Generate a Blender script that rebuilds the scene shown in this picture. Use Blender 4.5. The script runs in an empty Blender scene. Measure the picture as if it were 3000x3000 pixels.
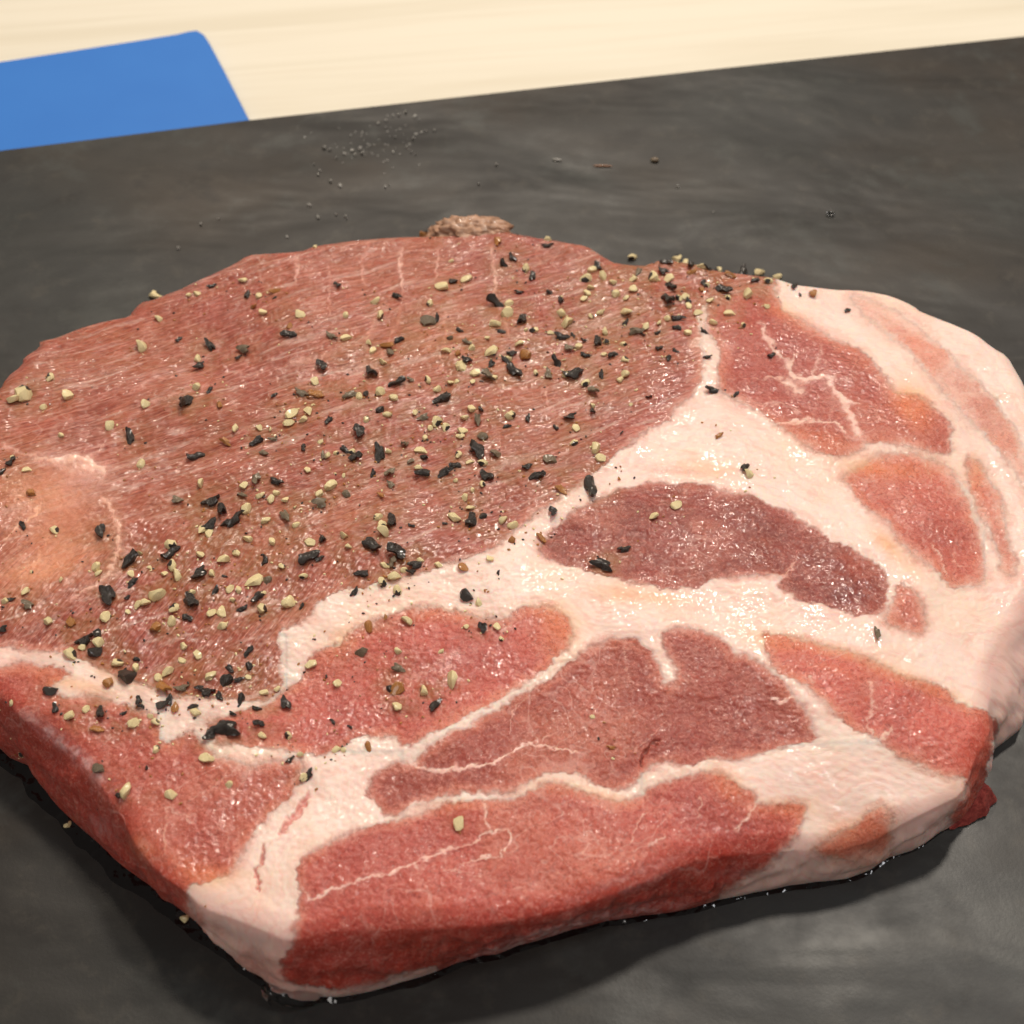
import bpy, bmesh, math, random
import numpy as np
from mathutils import Vector, Matrix
from mathutils.bvhtree import BVHTree

# ------------------------------------------------------------------ camera
R = math.radians
ELEV, DIST, FPX = R(50.0), 0.275, 1500 / math.tan(R(20.0))     # FPX: focal length in pixels of the 3000 px photo
AIM = np.array([0.0, 0.0, 0.012])
FWD = np.array([0.0, math.cos(ELEV), -math.sin(ELEV)])
RGT = np.array([1.0, 0.0, 0.0])
UPV = np.array([0.0, math.sin(ELEV), math.cos(ELEV)])
CAM = AIM - FWD * DIST
scene = bpy.context.scene
cd = bpy.data.cameras.new('camera'); cam = bpy.data.objects.new('camera', cd); scene.collection.objects.link(cam)
cam.location = CAM; cam.rotation_euler = (math.pi / 2 - ELEV, 0, 0)
cd.sensor_width = 36; cd.sensor_height = 36; cd.lens = 18 / math.tan(R(20.0))
cd.clip_start = 0.01; cd.clip_end = 20
cd.dof.use_dof = True; cd.dof.focus_distance = 0.262; cd.dof.aperture_fstop = 24
scene.camera = cam

# ------------------------------------------------------------------ light
world = bpy.data.worlds.new('World'); scene.world = world; world.use_nodes = True
world.node_tree.nodes['Background'].inputs['Color'].default_value = (1.0, 0.93, 0.85, 1)
world.node_tree.nodes['Background'].inputs['Strength'].default_value = 0.17
scene.view_settings.view_transform = 'Standard'; scene.view_settings.look = 'None'
scene.view_settings.exposure = 0.0; scene.view_settings.gamma = 1.0
def area(name, loc, target, size, power, color):
    l = bpy.data.lights.new(name, 'AREA'); l.shape = 'DISK'; l.size = size; l.energy = power; l.color = color
    o = bpy.data.objects.new(name, l); scene.collection.objects.link(o); o.location = loc
    d = Vector(target) - Vector(loc); o.rotation_euler = d.to_track_quat('-Z', 'Y').to_euler(); return o
area('ceiling_or_added_lamp', (0.36, 0.62, 1.25), (0, 0, 0), 0.14, 10.0, (1.0, 0.90, 0.78))
area('ceiling_or_added_lamp', (-0.28, 0.95, 1.15), (0, 0, 0), 0.12, 4.5, (1.0, 0.86, 0.70))  # added low at the back so the wet meat glints
area('ceiling_or_added_lamp', (0.08, 1.10, 1.20), (0, 0, 0), 0.15, 6.2, (1.0, 0.88, 0.74))  # added in the mirror direction to strengthen the glints
area('ceiling_or_added_lamp', (0.75, 0.05, 1.30), (0, 0, 0), 0.25, 3.2, (0.97, 0.97, 1.0))
area('ceiling_or_added_lamp', (-0.45, -0.75, 1.10), (0, 0, 0), 0.40, 3.4, (1.0, 0.93, 0.88))  # added front fill that brightens the near side of the steak
scene.render.engine = 'CYCLES'
scene.cycles.use_denoising = True
scene.cycles.max_bounces = 6
scene.cycles.use_adaptive_sampling = True; scene.cycles.adaptive_threshold = 0.025

# ------------------------------------------------------------------ helpers
COL = scene.collection
def unproj(uv, z):
    """point of the photograph -> point of the horizontal plane at height z"""
    uv = np.atleast_2d(np.asarray(uv, float)); z = np.broadcast_to(np.asarray(z, float), (len(uv),))
    d = FWD + ((uv[:, :1] - 1500) / FPX) * RGT - ((uv[:, 1:2] - 1500) / FPX) * UPV
    t = (z - CAM[2]) / d[:, 2]
    return CAM + d * t[:, None]
def proj(P):
    q = P - CAM; w = q @ FWD
    return np.stack([1500 + FPX * (q @ RGT) / w, 1500 - FPX * (q @ UPV) / w], 1)
def hsh(ix, iy, seed):
    h = (ix.astype(np.int64) * 374761393 + iy.astype(np.int64) * 668265263 + seed * 974634777) & 0xffffffff
    h = ((h ^ (h >> 13)) * 1274126177) & 0xffffffff
    return ((h ^ (h >> 16)) & 0xffff) / 65535.0
def noise2(x, y, seed=0):
    """gradient noise, about -1..1"""
    ix, iy = np.floor(x), np.floor(y); fx, fy = x - ix, y - iy
    u, v = fx * fx * fx * (fx * (fx * 6 - 15) + 10), fy * fy * fy * (fy * (fy * 6 - 15) + 10)
    def g(dx, dy):
        a = hsh(ix + dx, iy + dy, seed) * 2 * math.pi
        return np.cos(a) * (fx - dx) + np.sin(a) * (fy - dy)
    return ((g(0, 0) * (1 - u) + g(1, 0) * u) * (1 - v) + (g(0, 1) * (1 - u) + g(1, 1) * u) * v) * 1.5
def sstep(a, b, x):
    t = np.clip((x - a) / (b - a), 0, 1); return t * t * (3 - 2 * t)
def poly_sd(px, py, poly):
    """signed distance to a closed polygon, positive inside"""
    p = np.asarray(poly, float); d = np.full(px.shape, 1e18); ins = np.zeros(px.shape, bool)
    for (x0, y0), (x1, y1) in zip(p, np.roll(p, -1, 0)):
        ex, ey = x1 - x0, y1 - y0; wx, wy = px - x0, py - y0
        t = np.clip((wx * ex + wy * ey) / (ex * ex + ey * ey + 1e-9), 0, 1)
        d = np.minimum(d, (wx - ex * t) ** 2 + (wy - ey * t) ** 2)
        c = ((y0 > py) != (y1 > py)) & (px < ex * (py - y0) / (ey + (1e-9 if ey == 0 else 0)) + x0)
        ins ^= c
    return np.where(ins, 1, -1) * np.sqrt(d)
def line_d(px, py, pts):
    """distance to a polyline and the position 0..1 along it"""
    p = np.asarray(pts, float); d = np.full(px.shape, 1e18); s = np.zeros(px.shape); n = len(p) - 1
    for i in range(n):
        ex, ey = p[i + 1] - p[i]; wx, wy = px - p[i, 0], py - p[i, 1]
        t = np.clip((wx * ex + wy * ey) / (ex * ex + ey * ey + 1e-9), 0, 1)
        q = (wx - ex * t) ** 2 + (wy - ey * t) ** 2
        s = np.where(q < d, (i + t) / n, s); d = np.minimum(d, q)
    return np.sqrt(d), s
def smooth_closed(p, n=1):
    p = np.asarray(p, float)
    for _ in range(n):                                        # Chaikin corner cutting
        q = np.roll(p, -1, 0); p = np.stack([p * .75 + q * .25, p * .25 + q * .75], 1).reshape(-1, 2)
    return p
def tag(o, label=None, cat=None, group=None, kind=None):
    for k, v in (('label', label), ('category', cat), ('group', group), ('kind', kind)):
        if v: o[k] = v
    return o
def mesh_obj(name, verts, faces, mat, parent=None, smooth=True):
    me = bpy.data.meshes.new(name); me.from_pydata([tuple(v) for v in verts], [], faces); me.update()
    if smooth: me.shade_smooth()
    if mat: me.materials.append(mat)
    o = bpy.data.objects.new(name, me); COL.objects.link(o); o.parent = parent; return o

class NT:
    """short-hand for building node materials"""
    def __init__(s, name):
        s.m = bpy.data.materials.new(name); s.m.use_nodes = True; s.t = s.m.node_tree; s.bsdf = s.t.nodes['Principled BSDF']
    def n(s, typ, ins=None, **kw):
        nd = s.t.nodes.new(typ)
        for k, v in kw.items(): setattr(nd, k, v)
        for k, v in (ins or {}).items(): s.set(nd.inputs[k], v)
        return nd
    def set(s, sock, v):
        if hasattr(v, 'bl_idname') and hasattr(v, 'outputs'): v = v.outputs[0]
        if isinstance(v, bpy.types.NodeSocket): s.t.links.new(v, sock)
        else: sock.default_value = (*v, 1) if isinstance(v, tuple) and len(v) == 3 and sock.type == 'RGBA' else v
    def math(s, op, a, b=0.0, c=None, clamp=False):
        nd = s.n('ShaderNodeMath', operation=op, use_clamp=clamp); s.set(nd.inputs[0], a); s.set(nd.inputs[1], b)
        if c is not None: s.set(nd.inputs[2], c)
        return nd.outputs[0]
    def mix(s, f, a, b, blend='MIX'):
        nd = s.n('ShaderNodeMix', data_type='RGBA', blend_type=blend); s.set(nd.inputs[0], f)
        s.set(nd.inputs[6], a); s.set(nd.inputs[7], b); return nd.outputs[2]
    def rng(s, v, a, b, c=0.0, d=1.0):
        nd = s.n('ShaderNodeMapRange', {'Value': v, 'From Min': a, 'From Max': b, 'To Min': c, 'To Max': d}, interpolation_type='SMOOTHSTEP'); return nd.outputs[0]
    def noise(s, vec, scale, detail=3.0, rough=0.5, dist=0.0):
        return s.n('ShaderNodeTexNoise', {'Vector': vec, 'Scale': scale, 'Detail': detail, 'Roughness': rough, 'Distortion': dist}).outputs[0]
    def mapping(s, vec, rot=(0, 0, 0), scale=(1, 1, 1)):
        r = s.n('ShaderNodeMapping', {'Vector': vec, 'Rotation': rot}).outputs[0]      # turn first, then stretch
        return s.n('ShaderNodeMapping', {'Vector': r, 'Scale': scale}).outputs[0]
    def out(s, **kw):
        for k, v in kw.items(): s.set(s.bsdf.inputs[k.replace('_', ' ')], v)
        return s.m
# ------------------------------------------------------------------ materials
def make_meat_material():
    t = NT('raw_pork'); co = t.n('ShaderNodeTexCoord').outputs['Object']
    a1 = t.n('ShaderNodeSeparateColor', {'Color': t.n('ShaderNodeAttribute', attribute_name='tissue').outputs['Color']}).outputs
    a2 = t.n('ShaderNodeSeparateColor', {'Color': t.n('ShaderNodeAttribute', attribute_name='grain').outputs['Color']}).outputs
    lean, orange, dark = a1[0], a1[1], a1[2]; fa, fb, film = a2[0], a2[1], a2[2]
    a3 = t.n('ShaderNodeSeparateColor', {'Color': t.n('ShaderNodeAttribute', attribute_name='wetness').outputs['Color']}).outputs; red, wet, bright = a3[0], a3[1], a3[2]
    stain = t.n('ShaderNodeAttribute', attribute_name='wetness').outputs['Alpha']; wide = t.n('ShaderNodeAttribute', attribute_name='tissue').outputs['Alpha']
    # the border is feathered by fine fibres
    fe = t.noise(co, 900, 4, .7, 1.0); fe2 = t.noise(co, 260, 3, .6, .6)
    edge = t.math('ADD', t.math('ADD', lean, t.math('MULTIPLY', t.math('SUBTRACT', fe, .5), .75)), t.math('MULTIPLY', t.math('SUBTRACT', fe2, .5), .5))
    lean = t.math('ADD', t.math('MULTIPLY', t.rng(edge, .08, .92), .65), t.math('MULTIPLY', lean, .35))
    big = t.noise(co, 120, 3, .55); mid = t.noise(co, 520, 3, .6)
    sq = t.noise(co, 1050, 4, .68, 1.6); sq2 = t.noise(co, 2300, 2, .5, .8)
    va = t.mapping(co, (0, 0, R(-24)), (260, 2300, 260)); vb = t.mapping(co, (0, 0, R(-60)), (260, 2300, 260))
    na = t.noise(va, 1.0, 3, .6, .6); nb = t.noise(vb, 1.0, 3, .6, .6)
    wa = t.noise(t.mapping(co, (0, 0, R(-24)), (70, 480, 70)), 1.0, 3, .6, .8)
    fib = t.math('ADD', t.math('MULTIPLY', na, fa), t.math('MULTIPLY', nb, fb))
    fw = t.math('ADD', fa, fb, clamp=True); nf = t.math('SUBTRACT', 1.0, fw)
    grain = t.math('ADD', fib, t.math('MULTIPLY', sq, nf))                       # one grain height, 0..1
    c = t.mix(bright, (.325, .076, .051), (.66, .145, .118)); c = t.mix(dark, c, (.235, .056, .045))
    c = t.mix(t.math('MULTIPLY', t.rng(wide, .97, .30, 0, .8), t.math('SUBTRACT', 1.0, dark)), c, (.74, .27, .18))
    hue = t.noise(co, 48, 3, .55, .4)
    c = t.mix(t.rng(hue, .50, .66, 0, .5), c, (.58, .20, .13)); c = t.mix(t.rng(hue, .48, .34, 0, .45), c, (.36, .065, .062))
    brown = t.rng(t.noise(co, 38, 3, .5), .42, .62)
    c = t.mix(t.math('MULTIPLY', t.math('MULTIPLY', fw, .75), brown), c, (.34, .105, .052))
    c = t.mix(red, c, (.46, .045, .028))
    c = t.mix(orange, c, t.mix(fw, (.72, .22, .10), (.50, .205, .095)))
    c = t.mix(t.rng(big, .35, .7, 0, .35), c, (.42, .085, .07))
    c = t.mix(t.rng(mid, .45, .75, 0, .22), c, (.64, .25, .2))
    c = t.mix(t.math('MULTIPLY', t.rng(grain, .51, .66), .50), c, (.68, .31, .25))       # pale flecks and fibres
    c = t.mix(t.math('MULTIPLY', t.rng(grain, .48, .36), t.math('MULTIPLY_ADD', fw, .12, .46)), c, (.20, .028, .020))  # shade between fibres put into the colour at the grain hollows
    c = t.mix(t.math('MULTIPLY', t.math('MULTIPLY', t.rng(wa, .54, .72), fw), .6), c, (.70, .47, .40))
    def ridge(s, w, d): return t.math('MULTIPLY', t.rng(t.math('ABSOLUTE', t.math('SUBTRACT', t.noise(co, s, 2, .55, d), .5)), w, w * .2), t.rng(t.noise(co, s * .6, 1), .48, .62))
    c = t.mix(t.math('MULTIPLY', ridge(85, .016, .8), t.math('MULTIPLY_ADD', fw, -.1, .32)), c, (.72, .43, .37))
    c = t.mix(t.math('MULTIPLY', ridge(190, .025, .4), .18), c, (.68, .36, .30))
    f = t.mix(t.rng(big, .4, .66, 0, .5), (.885, .69, .61), (.87, .60, .52)); f = t.mix(t.rng(t.noise(co, 60, 2, .5), .5, .65, 0, .35), f, (.86, .66, .50))
    ff = t.noise(t.mapping(co, (0, 0, R(18)), (110, 620, 110)), 1.0, 4, .6, 1.6)
    f = t.mix(t.rng(ff, .54, .70, 0, .38), f, (.82, .47, .38))
    streak = t.n('ShaderNodeAttribute', attribute_name='grain').outputs['Alpha']
    f = t.mix(t.rng(streak, .55, .95, 0, .42), f, (.84, .50, .42)); f = t.mix(t.rng(streak, .45, .1, 0, .45), f, (.90, .74, .64))
    f = t.mix(orange, f, (.84, .46, .25)); f = t.mix(dark, f, (.84, .36, .31))
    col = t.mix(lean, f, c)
    col = t.mix(t.math('MULTIPLY', stain, t.rng(t.noise(co, 210, 4, .6), .38, .62, .1, 1.0)), col, (.30, .125, .045))
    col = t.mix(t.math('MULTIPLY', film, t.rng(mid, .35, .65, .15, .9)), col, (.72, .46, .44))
    def cell(vec, s): return t.noise(vec, s, 1.0, .45, .4)
    ga = t.noise(t.mapping(co, (0, 0, R(-24)), (380, 1500, 600)), 1.0, 1.5, .5, .5); gb = t.noise(t.mapping(co, (0, 0, R(-60)), (380, 1500, 600)), 1.0, 1.5, .5, .5)
    gl = t.math('ADD', t.math('MULTIPLY', cell(co, 980), nf), t.math('MULTIPLY', 1.3, t.math('ADD', t.math('MULTIPLY', ga, fa), t.math('MULTIPLY', gb, fb))))
    gl = t.math('ADD', gl, t.math('MULTIPLY', t.noise(co, 330, 1.0), .8))
    fatm = t.math('SUBTRACT', 1.0, lean)
    h = t.math('ADD', t.math('MULTIPLY', t.math('ADD', gl, t.math('MULTIPLY', grain, .35)), t.math('MULTIPLY_ADD', lean, .9, .1)), t.math('MULTIPLY', fatm, t.math('ADD', t.math('MULTIPLY', ff, .2), t.math('MULTIPLY', streak, -.22))))
    bump = t.n('ShaderNodeBump', {'Strength': 1.0, 'Distance': 0.00020, 'Height': h}).outputs[0]
    hc = t.math('MULTIPLY', gl, t.math('MULTIPLY_ADD', lean, .8, .2))
    bump2 = t.n('ShaderNodeBump', {'Strength': 1.0, 'Distance': 0.00052, 'Height': hc}).outputs[0]
    patch = t.rng(t.noise(co, 110, 3, .6), .44, .60)
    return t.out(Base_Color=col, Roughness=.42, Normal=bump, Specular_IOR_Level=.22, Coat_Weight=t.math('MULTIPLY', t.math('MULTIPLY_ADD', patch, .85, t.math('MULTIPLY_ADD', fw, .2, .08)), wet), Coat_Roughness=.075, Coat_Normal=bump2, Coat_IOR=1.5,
                 Subsurface_Weight=.7, Subsurface_Radius=(1.0, .35, .22), Subsurface_Scale=.0022)
MEAT = make_meat_material()

def simple(name, base, rough, var=None, scale=900, bump=0.0, bscale=2500, coat=0.0, spec=.5, lo=.4, hi=.65, **kw):
    t = NT(name); co = t.n('ShaderNodeTexCoord').outputs['Object']
    oi = t.n('ShaderNodeObjectInfo').outputs['Random']
    off = t.n('ShaderNodeVectorMath', operation='ADD'); t.set(off.inputs[0], co); t.set(off.inputs[1], t.n('ShaderNodeCombineXYZ', {'X': oi, 'Y': oi, 'Z': oi}))
    v = off.outputs[0]; c = base
    if var: c = t.mix(t.rng(t.noise(v, scale, 3, .6), lo, hi), base, var)
    c = t.mix(t.math('MULTIPLY', oi, .30), c, tuple(x * .55 for x in base))
    d = dict(Base_Color=c, Roughness=rough, Coat_Weight=coat, Coat_Roughness=.08, Specular_IOR_Level=spec)
    if bump: d['Normal'] = t.n('ShaderNodeBump', {'Strength': .8, 'Distance': bump, 'Height': t.noise(v, bscale, 3, .6)}).outputs[0]
    d.update(kw); return t.out(**d)
CREAM = simple('pepper_kernel', (.93, .78, .43), .42, (.60, .38, .15), 1400, .0001, 4000, .15, lo=.5, hi=.75)
HUSK = simple('pepper_husk_black', (.012, .010, .009), .33, (.05, .03, .018), 1500, .00012, 3500, .3)
AMBER = simple('pepper_amber', (.50, .21, .045), .28, (.30, .10, .02), 1200, .00008, 3000, .4)
BROWN = simple('pepper_husk_brown', (.13, .085, .05), .40, (.30, .24, .15), 1500, .0001, 3500, .3)
DRIED = simple('dried_edge', (.52, .29, .18), .5, (.27, .14, .08), 420, .0002, 1600, .2)
FLAP = simple('flap_lean', (.42, .07, .055), .33, (.28, .035, .03), 500, .0004, 1500, .4)
def clear(name, tint, rough=.05, ior=1.34):
    t = NT(name); return t.out(Base_Color=tint, Roughness=rough, IOR=ior, Transmission_Weight=1.0)
WATER = clear('clear_drop', (.95, .95, .95)); SALT = NT('salt_grain').out(Base_Color=(.62, .60, .55), Roughness=.25, Transmission_Weight=.35)
# ------------------------------------------------------------------ the setting: table, blue mat, black board
def make_table():
    t = NT('pale_wood'); co = t.n('ShaderNodeTexCoord').outputs['Object']
    g = t.noise(t.mapping(co, (0, 0, R(-8)), (3.0, 70, 3)), 1.0, 5, .6, .7)
    g2 = t.noise(t.mapping(co, (0, 0, R(-8)), (9, 260, 9)), 1.0, 3, .6, .3)
    c = t.mix(t.rng(g, .42, .68), (.79, .73, .60), (.72, .655, .52)); c = t.mix(t.rng(g2, .5, .75, 0, .35), c, (.69, .61, .47))
    m = t.out(Base_Color=c, Roughness=.45, Specular_IOR_Level=.4)
    v = [(-1.2, -.8, -.0085), (1.2, -.8, -.0085), (1.2, 1.6, -.0085), (-1.2, 1.6, -.0085)]
    tag(mesh_obj('table_top', v, [(0, 1, 2, 3)], m, smooth=False), kind='structure')
make_table()
BACK = unproj([(-1500, 600), (0, 433), (728, 344), (1500, 259), (2250, 178), (3000, 99), (4500, -60)], 0.0)[:, :2]
def make_blue_mat():
    t = NT('blue_plastic'); co = t.n('ShaderNodeTexCoord').outputs['Object']
    m = t.out(Base_Color=t.mix(t.noise(co, 60, 2), (.036, .175, .56), (.044, .20, .60)), Roughness=.5, Specular_IOR_Level=.2)
    z1, z0 = -.0058, -.0082
    px = [(-700, 292), (0, 180), (400, 117), (520, 98), (560, 89), (580, 87), (596, 96), (614, 124), (660, 210), (735, 357), (830, 540), (-700, 800)]
    p = unproj(px, z1)[:, :2]; n = len(p); c = p.mean(0); v = []
    for z, s in ((z0, 0), (z1 - .0006, 0), (z1, .0006)):
        for q in p: d = c - q; q2 = q + d / np.linalg.norm(d) * s; v.append((q2[0], q2[1], z))
    f = [tuple(range(2 * n, 3 * n))[::-1]]
    for k in range(2):
        for i in range(n): j = (i + 1) % n; f.append((k * n + i, k * n + j, (k + 1) * n + j, (k + 1) * n + i))
    o = mesh_obj('plastic_mat', v, f, m, smooth=False)
    bm = bmesh.new(); bm.from_mesh(o.data); bmesh.ops.recalc_face_normals(bm, faces=bm.faces); bm.to_mesh(o.data); bm.free()
    tag(o, 'flat bright blue plastic mat on the pale table behind the black board', 'mat')
make_blue_mat()
def make_board():
    t = NT('black_board'); co = t.n('ShaderNodeTexCoord').outputs['Object']
    st = t.mapping(co, (0, 0, R(6)), (1, 1.9, 1))
    n1 = t.noise(st, 17, 3, .45, .3); n2 = t.noise(co, 7, 2, .5); n3 = t.noise(co, 46, 5, .66, .3); n4 = t.noise(st, 12, 3, .5); fine = t.noise(co, 1500, 2, .6)
    c = t.mix(t.rng(n1, .36, .66), (.015, .0135, .012), (.027, .024, .021))
    c = t.mix(t.rng(n4, .44, .64, 0, .75), c, (.046, .034, .024))  # warm reflections put into the board colour as brown noise
    c = t.mix(t.rng(n2, .46, .60, 0, .6), c, (.032, .035, .034))  # bluish haze of reflections, also painted into the colour
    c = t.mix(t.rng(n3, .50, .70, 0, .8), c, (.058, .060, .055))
    c = t.mix(t.rng(n3, .46, .30, 0, .7), c, (.014, .012, .011))
    c = t.mix(t.rng(t.noise(co, 130, 4, .7, .3), .52, .72, 0, .35), c, (.075, .066, .052))
    c = t.mix(t.math('MULTIPLY', fine, .3), c, (.022, .021, .020))
    h = t.math('ADD', n1, t.math('MULTIPLY', fine, .010))
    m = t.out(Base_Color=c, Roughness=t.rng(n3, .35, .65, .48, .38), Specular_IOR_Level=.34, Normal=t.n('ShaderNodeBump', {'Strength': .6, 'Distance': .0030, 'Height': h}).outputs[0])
    p = [tuple(q) for q in BACK] + [(1.0, -.5), (-1.0, -.5)]; n = len(p)
    v = [(x, y, -.0015) for x, y in p] + [(x, y, -.0070) for x, y in p]
    c0 = np.array(p).mean(0)
    v += [(x + (c0[0] - x) * .0015, y - .0013 if y > -.4 else y + .001, 0) for x, y in p]
    f = [tuple(range(2 * n, 3 * n))] + [tuple(range(n, 2 * n))[::-1]]
    for i in range(n): j = (i + 1) % n; f += [(i, j, n + j, n + i), (2 * n + i, 2 * n + j, j, i)]
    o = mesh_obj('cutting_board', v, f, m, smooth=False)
    bm = bmesh.new(); bm.from_mesh(o.data); bmesh.ops.recalc_face_normals(bm, faces=bm.faces); bm.to_mesh(o.data); bm.free()
    tag(o, 'matt black mottled board under the raw steak', 'board')
make_board()

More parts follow.
